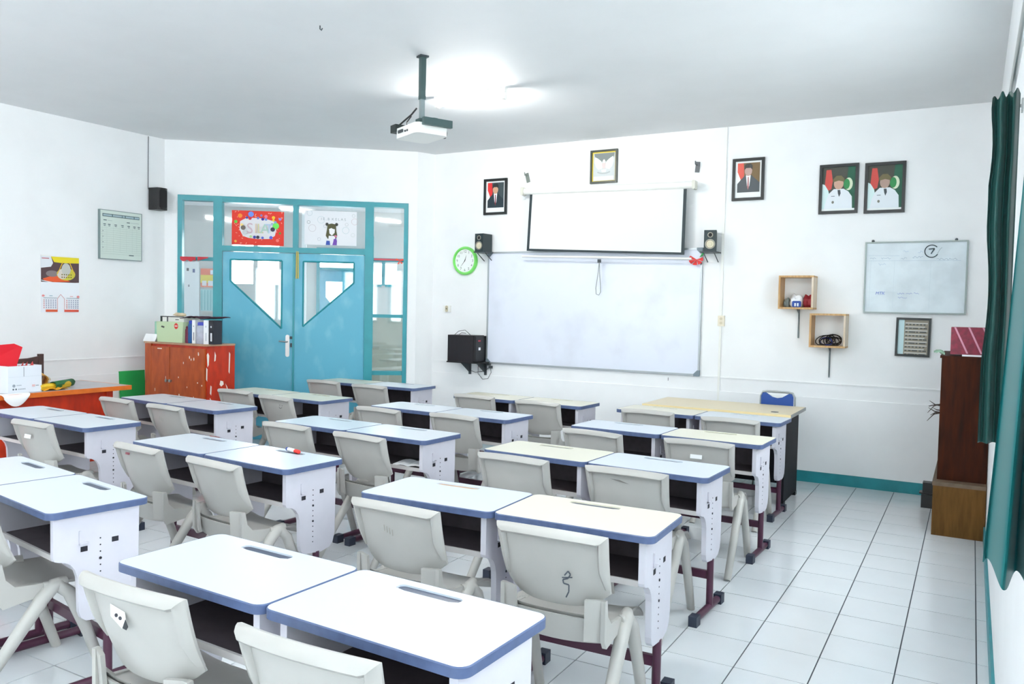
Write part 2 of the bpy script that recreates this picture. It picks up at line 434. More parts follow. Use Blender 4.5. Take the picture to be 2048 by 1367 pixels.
bm = B(); bm_prism(bm, rrect(0.042, 0.245, 0.02, 4, 1.252, 1.045), -0.008, 0.0, 'y')
hp = obj('handle_plate', bm, mat('worn_chrome', (214, 208, 206), 0.35, metal=0.6), lf)
bm = B(); bm_tube(bm, [(1.252, -0.01, 1.092), (1.252, -0.045, 1.092), (1.235, -0.05, 1.092), (1.165, -0.05, 1.098)], 0.008, 8)
obj('lever', bm, M_STEEL, hp, smooth=50)
bm = B(); bm_box(bm, 1.283, 1.300, -0.012, 0, 1.03, 1.075); bm_box(bm, 1.276, 1.305, -0.016, 0, 1.12, 1.15)
obj('door_bolt', bm, M_DGREY, rl, kind='stuff')
dbox('closing_strip', 1.304, 1.324, 0.004, 2.066, M_TEALF, y0=-0.012, y1=0.0, bevel=0.004)
# ---- corridor behind the door (same local frame, y>0 away from the room)
def cbox(name, *a, m=M_WALL, **k):
    return struct(box(name, *a, m, loc=(AX, AY, 0), rot=(0, 0, ANG), **k))
M_CORR = mat('corridor_wall_paint', (206, 206, 204), 0.7)
M_DADO = mat('corridor_dado_paint', (158, 160, 146), 0.6, noise=0.1, scale=6)
cbox('floor_corridor', -1.6, 5.0, 0.13, 5.2, -0.12, 0.0, m=M_TILE)
cbox('ceiling_corridor', -1.6, 5.0, 0.13, 2.75, 2.85, 2.95, m=M_CEIL)
cbox('wall_corridor_side', 5.0, 5.1, 0.13, 1.75, -0.1, 2.95, m=M_WALL)  # unseen side, near and end walls, added to keep sky light out
cbox('wall_corridor_near', 2.6, 5.1, 0.13, 0.20, -0.1, 2.95, m=M_WALL)
cbox('wall_corridor_near', -1.7, -0.15, 0.13, 0.20, -0.1, 2.95, m=M_WALL)
cbox('wall_corridor_end', -1.7, -1.6, 0.13, 2.75, -0.1, 2.95, m=M_WALL)
OV = 2.6
bm = B()
holes = [(0.18, 0.47, 1.78, 2.45), (0.53, 0.82, 1.78, 2.45), (2.14, 2.26, 1.82, 2.12), (2.30, 2.47, 1.82, 2.12), (1.36, 2.02, 0.0, 2.30)]
us = sorted({-1.6, 5.0} | {h[0] for h in holes} | {h[1] for h in holes})
for a, b in zip(us[:-1], us[1:]):
    z = 0.0
    for h in sorted([h for h in holes if h[0] <= a + 1e-6 and h[1] >= b - 1e-6], key=lambda h: h[2]):
        if h[2] > z: bm_box(bm, a, b, OV, OV + 0.12, z, h[2])
        z = h[3]
    bm_box(bm, a, b, OV, OV + 0.12, z, 2.95)
struct(obj('wall_corridor', bm, M_CORR, loc=(AX, AY, 0), rot=(0, 0, ANG)))
cbox('trim_5', 2.06, 5.0, OV - 0.012, OV, 0, 1.36, m=M_DADO)
cbox('trim_6', 1.14, 1.20, OV - 0.10, OV, 0, 2.85, m=M_WALL)
d2 = sroot('door_2', (AX, AY, 0), ANG)
for u0, u1, z0, z1 in ((1.34, 1.385, 0, 2.32), (1.995, 2.04, 0, 2.32), (1.385, 1.995, 2.27, 2.32), (1.385, 1.995, 2.0, 2.04)):
    box('frame_post', u0, u1, OV - 0.03, OV + 0.08, z0, z1, M_TEALF, d2)
box('pane', 1.385, 1.995, OV + .03, OV + .035, 2.04, 2.27, G, d2)
bm = B(); hole = [(1.47, 1.62), (1.60, 1.46), (1.70, 1.46), (1.70, 1.84), (1.47, 1.84)]
outer = [(1.385, 0.0), (1.6, 0.0), (1.995, 0.0), (1.995, 2.0), (1.385, 2.0)]
for y in (OV, OV + 0.04):
    O = [bm.verts.new((p[0], y, p[1])) for p in outer]; I = [bm.verts.new((p[0], y, p[1])) for p in hole]
    for k in range(5): bm.faces.new((O[k], O[(k + 1) % 5], I[(k + 1) % 5], I[k]))
obj('door_leaf', bm, M_TEALD, d2)
bm = B(); bm_prism(bm, hole, OV + .02, OV + .024, 'y'); obj('pane', bm, G, d2)
w3 = sroot('window_5', (AX, AY, 0), ANG)
for u0, u1, z0, z1 in ((2.06, 2.14, 0.9, 2.5), (2.255, 2.305, 1.80, 2.14), (2.14, 2.255, 1.78, 1.82), (2.305, 2.47, 1.78, 1.82)):
    box('window_post', u0, u1, OV - .03, OV + .06, z0, z1, M_TEALF, w3)
# notices on the corridor wall, seen through the left side light
t = thing('notice_sheet', 'long white notice sheet on the corridor wall behind the left side light', 'notice', dpt(-0.36, -(OV - .012), 1.62), ANG)
box('sheet', -.11, .11, -.002, 0.002, -.45, .45, M_PAPER, t)
P_ = Print(); P_.rect(-.06, -.03, .32, .36, (60, 66, 80)); P_.rect(.02, .05, .3, .35, (70, 90, 150)); P_.rect(-.04, -.02, .1, .13, (150, 150, 160)); P_.make('print', t, (0, -.002, 0))
t = thing('wall_poster', 'orange and yellow poster on the corridor wall behind the left side light', 'poster', dpt(-0.135, -(OV - .012), 1.84), ANG)
P_ = Print(); P_.rect(-.10, .10, -.12, .14, (238, 120, 86)); P_.rect(-.10, .10, -.06, .05, (240, 214, 70)); P_.rect(-.08, -.02, -.10, -.03, (246, 240, 240)); P_.rect(.0, .08, -.10, -.03, (240, 236, 240), True); P_.rect(.03, .08, .06, .12, (240, 240, 250)); P_.make('print', t)
t = thing('wall_chart', 'pale teal striped chart under the orange poster in the corridor', 'chart', dpt(-0.135, -(OV - .012), 1.54), ANG)
P_ = Print(); P_.rect(-.10, .10, -.15, .15, (170, 214, 216))
for k in range(5): P_.rect(-.09 + .04 * k, -.075 + .04 * k, -.14, .14, (120, 184, 190), k > 0)
P_.make('print', t)
# ceiling tube light fixture
def tube_light(name, label, loc, rz, L, power, group=None):
    t = thing(name, label, 'ceiling light', loc, rz, group)
    bm = B(); bm_box(bm, -L / 2 - .03, L / 2 + .03, -.022, .022, -.035, 0); obj('batten', bm, M_WHITEP, t, bevel=0.004)
    for s in (-1, 1):
        bm = B(); bm_box(bm, s * (L / 2 + .012) - .012, s * (L / 2 + .012) + .012, -.02, .02, -.09, -.03); obj('lamp_holder', bm, M_WHITEP, t, bevel=0.004)
    bm = B(); bm_tube(bm, [(-L / 2, 0, -.068), (L / 2, 0, -.068)], 0.016, 12); obj('tube', bm, emit_mat('tube_glow_%d' % power, (1.0, 1.0, 0.97), power), t, smooth=50)
    return t
tube_light('ceiling_tube_light', 'glowing fluorescent tube light on the ceiling beside the projector pole', (-2.47, 2.13, H), 0.0, 0.62, TUBE_POWER)
for lab, x, y in (('added unseen tube light over the rear of the right-hand column', -0.4, -1.5), ('added unseen tube light over the rear of the middle column', -2.47, -1.5), ('added unseen tube light over the rear of the left-hand column', -4.7, -1.5), ('added unseen tube light near the back wall', -2.47, -4.2)):
    tube_light('ceiling_tube_light', lab, (x, y, H), 0.0, 0.62, ADDED_TUBE_POWER, 'added unseen tube lights')  # tubes out of view, added to brighten the room

# ================================================================== SCHOOL DESKS
DW, DD, DH = 0.643, 0.386, 0.72
def make_desk():
    t = thing('school_desk', 'desk', 'desk')
    # top with a real pen groove
    bm = B()
    out = []
    base = rrect(DW - 0.006, DD - 0.006, 0.032, 6)
    for a, b in zip(base, base[1:] + base[:1]):
        n = max(1, int(math.hypot(b[0] - a[0], b[1] - a[1]) / 0.05))
        out += [(a[0] + (b[0] - a[0]) * k / n, a[1] + (b[1] - a[1]) * k / n) for k in range(n)]
    gx, gy, gl, gr = -0.03, 0.136, 0.090, 0.020
    def cap(p):
        dx, dy = p[0] - gx, p[1] - gy; l = math.hypot(dx, dy); dx /= l; dy /= l
        lo, hi = 0.0, 0.3
        for _ in range(30):
            m = (lo + hi) / 2; x, y = dx * m, dy * m
            d = math.hypot(max(abs(x) - gl, 0), y)
            if d < gr: lo = m
            else: hi = m
        return (gx + dx * lo, gy + dy * lo)
    inn = [cap(p) for p in out]; n = len(out)
    T = [bm.verts.new((p[0], p[1], DH)) for p in out]; Bt = [bm.verts.new((p[0], p[1], DH - .022)) for p in out]
    I = [bm.verts.new((p[0], p[1], DH)) for p in inn]; J = [bm.verts.new((p[0], p[1], DH - .006)) for p in inn]
    for k in range(n):
        m = (k + 1) % n
        bm.faces.new((T[k], T[m], I[m], I[k])); bm.faces.new((T[k], Bt[k], Bt[m], T[m])); bm.faces.new((I[k], I[m], J[m], J[k]))
    bm.faces.new(Bt[::-1])
    obj('tabletop', bm, M_TOPW, t)
    bm = B(); bm_prism(bm, rrect(2 * gl + 2 * gr, 2 * gr, gr * .98, 5, gx, gy), DH - .0065, DH - .0055, 'z'); obj('pen_groove', bm, M_TRAY, t)
    bm = B()
    o = rrect(DW, DD, 0.035, 6); i = rrect(DW - 0.006, DD - 0.006, 0.032, 6); n = len(o); zt, zb = DH + .0004, DH - .026
    R = [[bm.verts.new((p[0], p[1], z)) for p in q_] for q_, z in ((o, zt - .003), (o, zb), (i, zb), (i, zt))]
    for k in range(n):
        m = (k + 1) % n
        for a in range(4): bm.faces.new((R[a][k], R[(a + 1) % 4][k], R[(a + 1) % 4][m], R[a][m]))
    obj('edge_band', bm, M_BAND, t, smooth=40)
    # side panels
    prof = [(-.160, .697), (-.160, .540), (-.155, .528), (-.140, .522), (-.118, .517), (-.098, .503), (-.082, .480), (-.073, .45), (-.070, .40), (-.068, .315), (-.060, .290), (-.042, .275), (.07, .262), (.125, .275), (.148, .300), (.160, .34), (.165, .697)]
    for s in (-1, 1):
        bm = B(); x = s * .272
        bm_prism(bm, prof, x - .012, x + .012, 'x'); sp = obj('side_panel', bm, M_PANEL, t, bevel=0.003)
        bm = B(); xo = x + s * .0125
        def q(y0, y1, z0, z1): bm_box(bm, min(xo, xo - s * .004), max(xo, xo - s * .004) + .0003, y0, y1, z0, z1)
        q(-.062, -.036, .545, .565); q(.056, .082, .560, .580)
        for k in range(11):
            r = .0055 if k in (3, 6) else .003
            z = .585 - k * .026
            bm_tube(bm, [(xo - s * .003, .012, z), (xo + s * (.002 if r > .004 else .0004), .012, z)], r, 8)
        obj('panel_hole_marks', bm, M_HOLE, sp, kind='stuff')  # dark pieces paint the shade of uncut holes; some dots are bolts
        bm = B(); bm_box(bm, min(xo, xo + s * .006), max(xo, xo + s * .006), -.068, -.062, .575, .628); bm_box(bm, min(xo, xo + s * .012), max(xo, xo + s * .012), -.068, -.034, .575, .581)
        obj('bag_hook', bm, M_PANEL, sp)
    box('book_tray', -.258, .258, -.145, .145, .530, .534, M_SHADEIN, t); box('tray_lip', -.258, .258, -.152, -.143, .524, .545, M_LIP, t, bevel=.003)
    box('back_panel', -.258, .258, .141, .147, .534, .697, M_SHADEIN, t)
    for s in (-1, 1):
        bm = B(); bm_tube(bm, [(s * .272, .045, .03), (s * .272, .045, .27)], .017, 10); obj('post', bm, M_PURPLE, t, smooth=50)
        bm = B(); bm_tube(bm, [(s * .272, -.165, .026), (s * .272, .185, .026)], .018, 10); ft = obj('foot', bm, M_PURPLE, t, smooth=50)
        for y0, y1 in ((-.205, -.150), (.170, .222)):
            bm = B(); bm_box(bm, s * .272 - .020, s * .272 + .022, y0, y1, 0.0, .05); obj('foot_cap', bm, M_CAP, ft, bevel=0.008)
    box('stretcher', -.262, .262, .036, .056, .165, .205, M_PURPLE, t, bevel=.004)
    return t
DESK0 = make_desk()
PAIRS = {  # centre of the pair, yaw in degrees
 'P0': (-0.436, -1.749, -2.2), 'P1': (-0.454, -0.588, 1.8), 'P2': (-0.567, 0.557, -2.4), 'P3': (-0.572, 1.694, -1.9), 'P4': (-0.680, 2.765, -2.0),
 'M1': (-2.293, -0.413, -3.9), 'M2': (-2.263, 0.632, -2.6), 'M3': (-2.321, 1.693, -2.6), 'M4': (-2.249, 2.755, -2.2),
 'L0': (-2.379, -1.429, -8.7), 'L1': (-4.194, -0.209, -3.7), 'L2': (-4.239, 0.832, -5.3), 'L3': (-4.073, 1.72, -3.6), 'L4': (-4.148, 3.017, 0.1)}
ROWW = {'P': ['nearest row', 'second row', 'third row', 'fourth row', 'front row'],
        'M': [None, 'nearest row', 'second row', 'third row', 'front row'],
        'L': ['near single row', 'second row', 'third row', 'fourth row', 'front row']}
COLW = {'P': 'right-hand column', 'M': 'middle column', 'L': 'left-hand column'}
CREAM = {'P1b', 'P2a', 'P3b', 'P4a', 'M4a', 'M4b', 'L3a', 'L3b', 'L4a'}
def desk_label(k):
    side = 'left' if k[-1] == 'a' else 'right'
    row = ROWW[k[0]][int(k[1])]
    c = 'cream' if k in CREAM else 'white'
    if k[:2] == 'L0': return '%s-topped school desk at lower left edge, %s of the pair' % (c, side)
    return '%s-topped school desk, %s of its pair, %s of the %s' % (c, side, row, COLW[k[0]])
first = True
for pk, (cx, cy, a) in PAIRS.items():
    a = math.radians(a)
    for s, sd in ((-1, 'a'), (1, 'b')):
        k = pk + sd
        o = DESK0 if first else copy_tree(DESK0)
        first = False
        off = s * (DW / 2 + 0.002)
        o.location = (cx + off * math.cos(a), cy + off * math.sin(a), 0.0); o.rotation_euler = (0, 0, a)
        tag(o, desk_label(k), 'desk', 'paired school desks')
        if k in CREAM or k == 'P1a':
            for ch in o.children:
                if ch.name.startswith('tabletop') and k in CREAM:
                    ch.data = ch.data.copy() if ch.data.materials[0] is M_TOPW else ch.data
                    ch.data.materials[0] = M_TOPC
                if ch.name.startswith('pen_groove') and k == 'P1a':
                    ch.data = ch.data.copy(); ch.data.materials[0] = M_TRAYB

# ================================================================== CHAIRS
def make_chair():
    """faces +y, origin on the floor below the seat; the back rises to 0.76"""
    t = thing('plastic_chair', 'chair', 'chair')
    def back(s, u):
        s = 2 * s - 1
        zt = 0.762 - 0.012 * s * s; zb = 0.482 + 0.055 * abs(s) ** 3.5
        hw = 0.196 + 0.011 * u
        return (s * hw, -0.185 - 0.055 * u + 0.035 * s * s + 0.02 * (1 - u) ** 3, zb + (zt - zb) * u)
    bm = B(); bm_sheet(bm, back, 14, 10, (0, 0.007, 0))
    # rolled lip turned backwards round the edge
    path = [(0.0, u / 12) for u in range(1, 13)] + [(s / 14, 1.0) for s in range(1, 15)] + [(1.0, 1 - u / 12) for u in range(1, 12)]
    sec = []
    for i, (s, u) in enumerate(path):
        p = Vector(back(s, u)); q0 = Vector(back(*path[max(i - 1, 0)])); q1 = Vector(back(*path[min(i + 1, len(path) - 1)]))
        tg = (q1 - q0).normalized(); n = Vector((-1, 0, 0)) if s == 0 and u < 1 else (Vector((1, 0, 0)) if s == 1 and u < 1 else Vector((0, 0, 1)))
        if (s in (0.0, 1.0)) and u == 1.0: n = Vector((-1 if s == 0 else 1, 0, 1)).normalized()
        f = min(1.0, 0.35 + 1.6 * u)
        y = Vector((0, -1, 0))
        prof = ((-.034, -.007), (.002, -.007), (.005, .004), (-.001, .014), (-.012, .025), (-.022, .028), (-.030, .020), (-.034, .0))
        sec.append([bm.verts.new(p + n * a * (f if a < 0 else 1) + y * (b * f if b > 0 else b)) for a, b in prof])
    m = len(sec[0])
    for i in range(len(sec) - 1):
        for k in range(m): bm.faces.new((sec[i][k], sec[i][(k + 1) % m], sec[i + 1][(k + 1) % m], sec[i + 1][k]))
    bm.faces.new(sec[0][::-1]); bm.faces.new(sec[-1])
    obj('backrest', bm, M_CHAIR, t, smooth=45)
    def seat(s, v):
        s = 2 * s - 1; y = -0.195 + 0.40 * v
        z = 0.405 + 0.016 * abs(s) ** 3 + 0.012 * math.cos(v * 3.1)
        hw = 0.185 + 0.018 * v
        if v < 0.14: z += 0.05 * ((0.14 - v) / 0.14) ** 1.6; y += 0.01 * (0.14 - v) / 0.14
        if v > 0.82: z -= 0.045 * ((v - 0.82) / 0.18) ** 2
        return (s * hw, y, z)
    bm = B(); bm_sheet(bm, seat, 12, 16, lambda s, v: (0, 0, -.010) if v > 0.1 else (0, .008, -.008)); obj('seat', bm, M_CHAIR, t, smooth=50)
    bm = B()                                             # curved apron under the rear of the seat
    bm_sheet(bm, lambda s, v: ((2 * s - 1) * .187, -.198 + .045 * (2 * s - 1) ** 2 * .4 + .03 * (1 - v), .372 + .086 * v - (0.012 * (1 - (2 * s - 1) ** 2)) * (1 - v)), 10, 3, (0, .008, 0)); obj('seat_apron', bm, M_CHAIR, t, smooth=50)
    for s in (-1, 1):
        bm = B()
        bm_sheet(bm, lambda a, v: (s * (.128 + .056 * a + .004 * v), -.200 + .024 * a - .010 * v, .385 + .145 * v), 3, 4, (0, .014, 0)); obj('back_support', bm, M_CHAIR, t, bevel=0.003, smooth=50)
        bm = B()                                         # side wing from the support down to the seat rim
        bm_prism(bm, [(-.190, .395), (-.190, .53), (-.172, .53), (-.160, .47), (-.13, .437), (-.06, .428), (.02, .424), (.02, .385), (-.10, .372), (-.17, .362)], s * .192 - .008, s * .192 + .008, 'x'); obj('side_wing', bm, M_CHAIR, t, bevel=0.004, smooth=50)
        x = s * .206
        bm = B(); bm_tube(bm, [(x + s * .012, -.325, 0.0), (x + s * .008, -.17, .20), (x + s * .002, -.035, .375), (x, .005, .412), (x - s * .012, .05, .418)], [.020, .023, .027, .027, .020], 10); obj('leg', bm, M_CHAIR, t, smooth=50)
        bm = B(); bm_tube(bm, [(x + s * .012, .190, 0.0), (x + s * .008, .125, .20), (x + s * .002, .06, .37), (x, .02, .408), (x - s * .012, -.03, .412)], [.020, .022, .025, .025, .018], 10); obj('leg', bm, M_CHAIR, t, smooth=50)
    return t
CHAIR0 = make_chair()
CH = {}
CHAIRS = {  # middle of the top edge of the back, yaw in degrees
  'P0a': (-0.792, -2.126, 0.1),
  'P0b': (-0.147, -2.151, 1.2),
  'P1a': (-0.708, -1.040, -4.4),
  'P1b': (-0.066, -1.015, 1.8),
  'P2a': (-0.862, 0.089, -1.4),
  'P2b': (-0.276, 0.103, 0.9),
  'P3a': (-0.776, 1.116, -9.0),
  'P3b': (-0.184, 1.151, 9.0),
  'P4a': (-0.915, 2.327, 3.3),
  'P4b': (-0.297, 2.264, 9.0),
  'M1a': (-2.567, -0.804, -4.7),
  'M1b': (-1.917, -0.857, -6.4),
  'M2a': (-2.518, 0.205, -3.0),
  'M2b': (-1.889, 0.153, -7.7),
  'M3a': (-2.498, 1.175, -2.8),
  'M3b': (-1.925, 1.210, -2.7),
  'M4a': (-2.573, 2.380, -2.3),
  'M4b': (-1.918, 2.310, -0.9),
  'L1b': (-3.834, -0.643, 1.6),
  'L2a': (-4.404, 0.380, -2.3),
  'L2b': (-3.751, 0.328, -3.1),
  'L3a': (-4.383, 1.381, -0.1),
  'L3b': (-3.677, 1.251, -7.0),
  'L4a': (-4.308, 2.539, 1.0),
  'L4b': (-3.651, 2.473, 0.2),
  'L0b': (-2.13, -1.86, -8.0)}
MARKS = {'P0a': 'sticker', 'P3b': 'label', 'P1b': 'scrawl', 'P2b': 'dash', 'P1a': 'smudge', 'L3b': 'smile', 'M1a': 'redtag', 'L1b': 'label', 'L2b': 'smudge'}
MARKW = {'sticker': 'with torn white sticker', 'label': 'with white label', 'scrawl': 'with dark scrawl on back', 'dash': 'with dark dash mark', 'smudge': 'with a smudged mark', 'smile': 'with smiling face scribble', 'redtag': 'with a small red tag'}
def chair_label(k):
    side = 'left' if k[-1] == 'a' else 'right'
    if k[:2] == 'L0': return 'grey plastic chair cut off by the lower left corner'
    s_ = 'grey chair%s, %s desk, %s, %s'
    return s_ % ('' if k not in MARKS else ' ' + MARKW[MARKS[k]], side, ROWW[k[0]][int(k[1])], COLW[k[0]])
def chair_mark(o, kind):
    P_ = Print(0.0006)
    if kind == 'sticker':
        P_.poly([(-.045, .03), (.02, .02), (.035, -.01), (.02, -.022), (-.035, .0)], (236, 236, 236)); P_.ell(-.012, .006, .007, .005, (50, 50, 60)); P_.ell(.006, .002, .007, .005, (50, 50, 60), same=True); P_.poly([(.028, .004), (.045, -.012), (.04, -.022), (.022, -.02)], (40, 44, 50))
    elif kind == 'label': P_.rect(-.04, .03, -.012, .012, (240, 242, 244))
    elif kind == 'scrawl':
        P_.line([(.0, .02), (.012, .036), (.022, .026), (.014, .012), (-.004, .006), (.0, -.006), (.02, -.008), (.022, -.03), (.014, -.05)], .005, (66, 74, 84)); P_.line([(-.008, .012), (.03, .018)], .004, (66, 74, 84))
    elif kind == 'dash': P_.poly([(-.05, .008), (.0, -.002), (.05, -.008), (.0, .006)], (120, 116, 112))
    elif kind == 'smudge':
        for k in range(4): P_.line([(-.03 + .014 * k, .01 - .004 * k), (-.022 + .014 * k, -.012 - .004 * k)], .004, (150, 146, 138), k > 0)
    elif kind == 'smile':
        P_.ell(-.012, .012, .004, .004, (90, 90, 92)); P_.ell(.018, .01, .004, .004, (90, 90, 92), same=True); P_.ring(.003, .004, .02, .004, (90, 90, 92), 200, 340)
    elif kind == 'redtag': P_.rect(-.02, .02, -.006, .006, (150, 74, 84))
    off = {'scrawl': (.06, -.243 + .035, .585), 'sticker': (-.02, -.2305, .665), 'smile': (.09, -.228, .68), 'redtag': (-.05, -.2365, .71), 'dash': (-.02, -.2345, .70)}.get(kind, (.0, -.2335, .665))
    if kind == 'scrawl': off = (.06, -.2215, .585)
    m = P_.make('back_mark', o, off); m.rotation_euler = (-math.atan2(.055, .27), 0, 0)
    return m
first = True
for k, (x, y, a) in CHAIRS.items():
    o = CHAIR0 if first else copy_tree(CHAIR0)
    if first:
        src_children = list(CHAIR0.children)
    first = False
    px_, py_, pa_ = PAIRS[k[:2]]; sgn = -1 if k[2] == 'a' else 1; ra = math.radians(pa_)
    a = math.radians(max(pa_ - 3.0, min(pa_ + 3.0, a)))
    dxc, dyc = px_ + sgn * (DW / 2) * math.cos(ra), py_ + sgn * (DW / 2) * math.sin(ra)
    lat = (x - dxc) * math.cos(ra) + (y - dyc) * math.sin(ra); fwd = -(x - dxc) * math.sin(ra) + (y - dyc) * math.cos(ra)
    tgt = 0.262 * math.sin(a - ra)                       # seat centred between the side panels, within 2 cm
    lat2 = max(tgt - .02, min(tgt + .02, lat))
    x, y = dxc + lat2 * math.cos(ra) - fwd * math.sin(ra), dyc + lat2 * math.sin(ra) + fwd * math.cos(ra)
    ly = -0.262                                          # top edge of the back sits 0.262 behind the origin
    o.location = (x + ly * math.sin(a), y - ly * math.cos(a), 0); o.rotation_euler = (0, 0, a)
    tag(o, chair_label(k), 'chair', 'grey plastic classroom chairs')
    CH[k] = o
for k, kind in MARKS.items(): chair_mark(CH[k], kind)

# marker and papers on desks
t = thing('marker_pen', 'blue and white marker with red cap on a middle desk', 'marker', (-1.99, -0.285, DH + .010), math.radians(-16))
bm = B(); bm_tube(bm, [(-.05, 0, 0), (-.035, 0, 0)], .0095, 10); obj('end_plug', bm, pcol(50, 80, 170), t, smooth=50)
bm = B(); bm_tube(bm, [(-.035, 0, 0), (.035, 0, 0)], .010, 10); obj('barrel', bm, M_PAPER, t, smooth=50)
bm = B(); bm_tube(bm, [(.035, 0, 0), (.075, 0, 0), (.08, 0, 0)], [.0105, .0105, .006], 10); obj('cap', bm, pcol(226, 50, 44), t, smooth=50)
t = thing('notebook', 'open white notebook in the tray of a middle desk', 'notebook', (-1.82, 0.56, .536), math.radians(12))
bm = B(); bm_sheet(bm, lambda s, v: (-.10 + .2 * s, -.07 + .14 * v, .012 + .008 * abs(math.sin(s * PI * 2))), 8, 3, (0, 0, -.010)); obj('pages', bm, M_PAPER, t)

# ================================================================== FRONT DESK (teacher) AND BLUE CHAIR
t = thing('teacher_desk', 'pale wood office desk with black side panels near the front wall', 'desk', (-0.665, 3.345, 0))
bm = B(); bm_box(bm, -.60, .605, -.315, .335, .700, .728); obj('desktop', bm, mat('pale_beech_top', (222, 208, 176), 0.4, noise=0.06, scale=9, stretch=(1, 8, 1)), t, bevel=.003)
box('edge_strip', -.602, .607, -.3165, -.315, .700, .728, mat('cream_edge', (246, 224, 170), 0.4), t); box('edge_strip', .605, .6065, -.315, .335, .700, .728, mat('grey_edge', (150, 152, 150), .4), t)
M_DP = mat('charcoal_laminate', (20, 20, 28), 0.6, spec=0.2, noise=0.3, scale=60)
for x in (-.57, .55): box('side_panel', x - .012, x + .012, -.27, .27, .03, .70, M_DP, t, bevel=.002)
box('modesty_panel', -.558, .538, -.262, -.244, .18, .70, M_DP, t)
for x in (-.57, .55):
    for y in (-.24, .24): box('foot_cap', x - .016, x + .016, y - .03, y + .03, 0, .03, M_BLACK, t, bevel=.003)
bm = B(); bm_lathe(bm, [(.03, .728), (.03, .7305), (.022, .7305)], 20, Matrix.Translation((.46, -.19, 0))); obj('cable_cover', bm, pcol(90, 92, 92), t)
t = thing('folding_chair', 'blue padded folding chair with chrome tube behind the teacher desk', 'chair', (-0.313, 3.60, 0), math.radians(178)); t.scale = (.84, .84, .945)
bm = B(); bp = [(-.16, .70), (-.16, .84), (-.145, .868), (-.115, .872), (-.085, .855), (-.05, .835), (0, .826), (.05, .835), (.085, .855), (.115, .872), (.145, .868), (.16, .84), (.16, .70)]
bm_prism(bm, bp, -.185, -.165, 'y'); obj('backrest', bm, mat('blue_vinyl', (22, 70, 150), .45), t, bevel=.004, smooth=40)
bm = B(); bm_tube(bm, [(-.175, .02, .0), (-.175, -.19, .60), (-.172, -.19, .84), (-.15, -.188, .876), (-.11, -.188, .882), (.11, -.188, .882), (.15, -.188, .876), (.172, -.19, .84), (.175, -.19, .60), (.175, .02, 0)], .009, 8); obj('back_tube', bm, M_STEEL, t, smooth=50)
bm = B(); bm_tube(bm, [(-.19, -.18, .0), (-.19, .12, .44), (.19, .12, .44), (.19, -.18, .0)], .009, 8); obj('leg_tube', bm, M_STEEL, t, smooth=50)
bm = B(); bm_prism(bm, rrect(.34, .34, .05, 4), .43, .46, 'z'); obj('seat', bm, MATS['blue_vinyl'], t, bevel=.006)

# ================================================================== FRONT WALL THINGS
t = thing('whiteboard', 'large wide whiteboard with aluminium frame on the front wall', 'whiteboard', (-2.325, YW - .001, 1.508))
W_, H_ = 2.385, 1.215
box('board_face', -W_ / 2, W_ / 2, -.016, 0, -H_ / 2, H_ / 2, M_BOARD, t)
for nm, a in (('frame_rail', (-W_ / 2, W_ / 2, -.024, 0, H_ / 2 - .012, H_ / 2 + .006)), ('frame_rail', (-W_ / 2, W_ / 2, -.024, 0, -H_ / 2 - .006, -H_ / 2 + .014)), ('frame_stile', (-W_ / 2 - .006, -W_ / 2 + .010, -.024, 0, -H_ / 2, H_ / 2)), ('frame_stile', (W_ / 2 - .010, W_ / 2 + .006, -.024, 0, -H_ / 2, H_ / 2))):
    box(nm, *a, M_ALU, t, bevel=.002)
for sx, sz in ((-1, 1), (-1, -1), (1, -1), (1, 1)):
    bm = B(); x, z = sx * W_ / 2, sz * H_ / 2
    bm_prism(bm, [(x + sx * .008, z + sz * .008), (x - sx * .05, z + sz * .008), (x - sx * .05, z - sz * .014), (x - sx * .014, z - sz * .05), (x + sx * .008, z - sz * .05)], -.028, 0, 'y'); obj('corner_cap', bm, mat('grey_corner', (120, 134, 144), .5), t)
t = thing('projection_screen', 'white pull-down projection screen with black border above the whiteboard', 'screen', (-2.125, YW - .10, 2.72))
bm = B(); bm_tube(bm, [(-.92, 0, .025), (.92, 0, -.012)], .034, 16); obj('roller_case', bm, M_WHITEP, t, smooth=50)
for x, z in ((-.925, .025), (.925, -.012)):
    bm = B(); bm_prism(bm, rrect(.03, .085, .012, 3, x, z), -.042, .042, 'y'); obj('end_cap', bm, mat('yellowed_plastic', (214, 212, 200), .5), t)
tl, tr, br_, bl = (-.846, -.008), (.850, -.043), (.842, -.668), (-.872, -.600)
bm = B(); bm_prism(bm, [bl, br_, tr, tl], -.001, .001, 'y'); obj('border_fabric', bm, mat('black_screen_border', (38, 52, 58), .6), t)
bm = B(); bm_prism(bm, [(bl[0] + .032, bl[1] + .022), (br_[0] - .030, br_[1] + .022), (tr[0] - .030, tr[1] - .0), (tl[0] + .032, tl[1] - .0)], -.003, -.001, 'y'); obj('screen_fabric', bm, mat('screen_white', (228, 231, 230), .8), t)
bm = B(); bm_tube(bm, [(-.925, .0, -.655), (.915, .0, -.706)], .011, 8); obj('weight_bar', bm, M_WHITEP, t, smooth=50)
bm = B(); bm_box(bm, -.05, -.02, -.012, .012, -.735, -.70); obj('pull_handle', bm, M_DGREY, t)
bm = B(); bm_tube(bm, [(-.035, 0, -.735), (-.045, 0, -.85), (-.065, 0, -.99), (-.06, 0, -1.05), (-.03, 0, -1.06), (-.012, 0, -1.03), (-.015, 0, -.95), (-.028, 0, -.84), (-.032, 0, -.735)], .0035, 5); obj('pull_cord', bm, pcol(120, 128, 124), t)
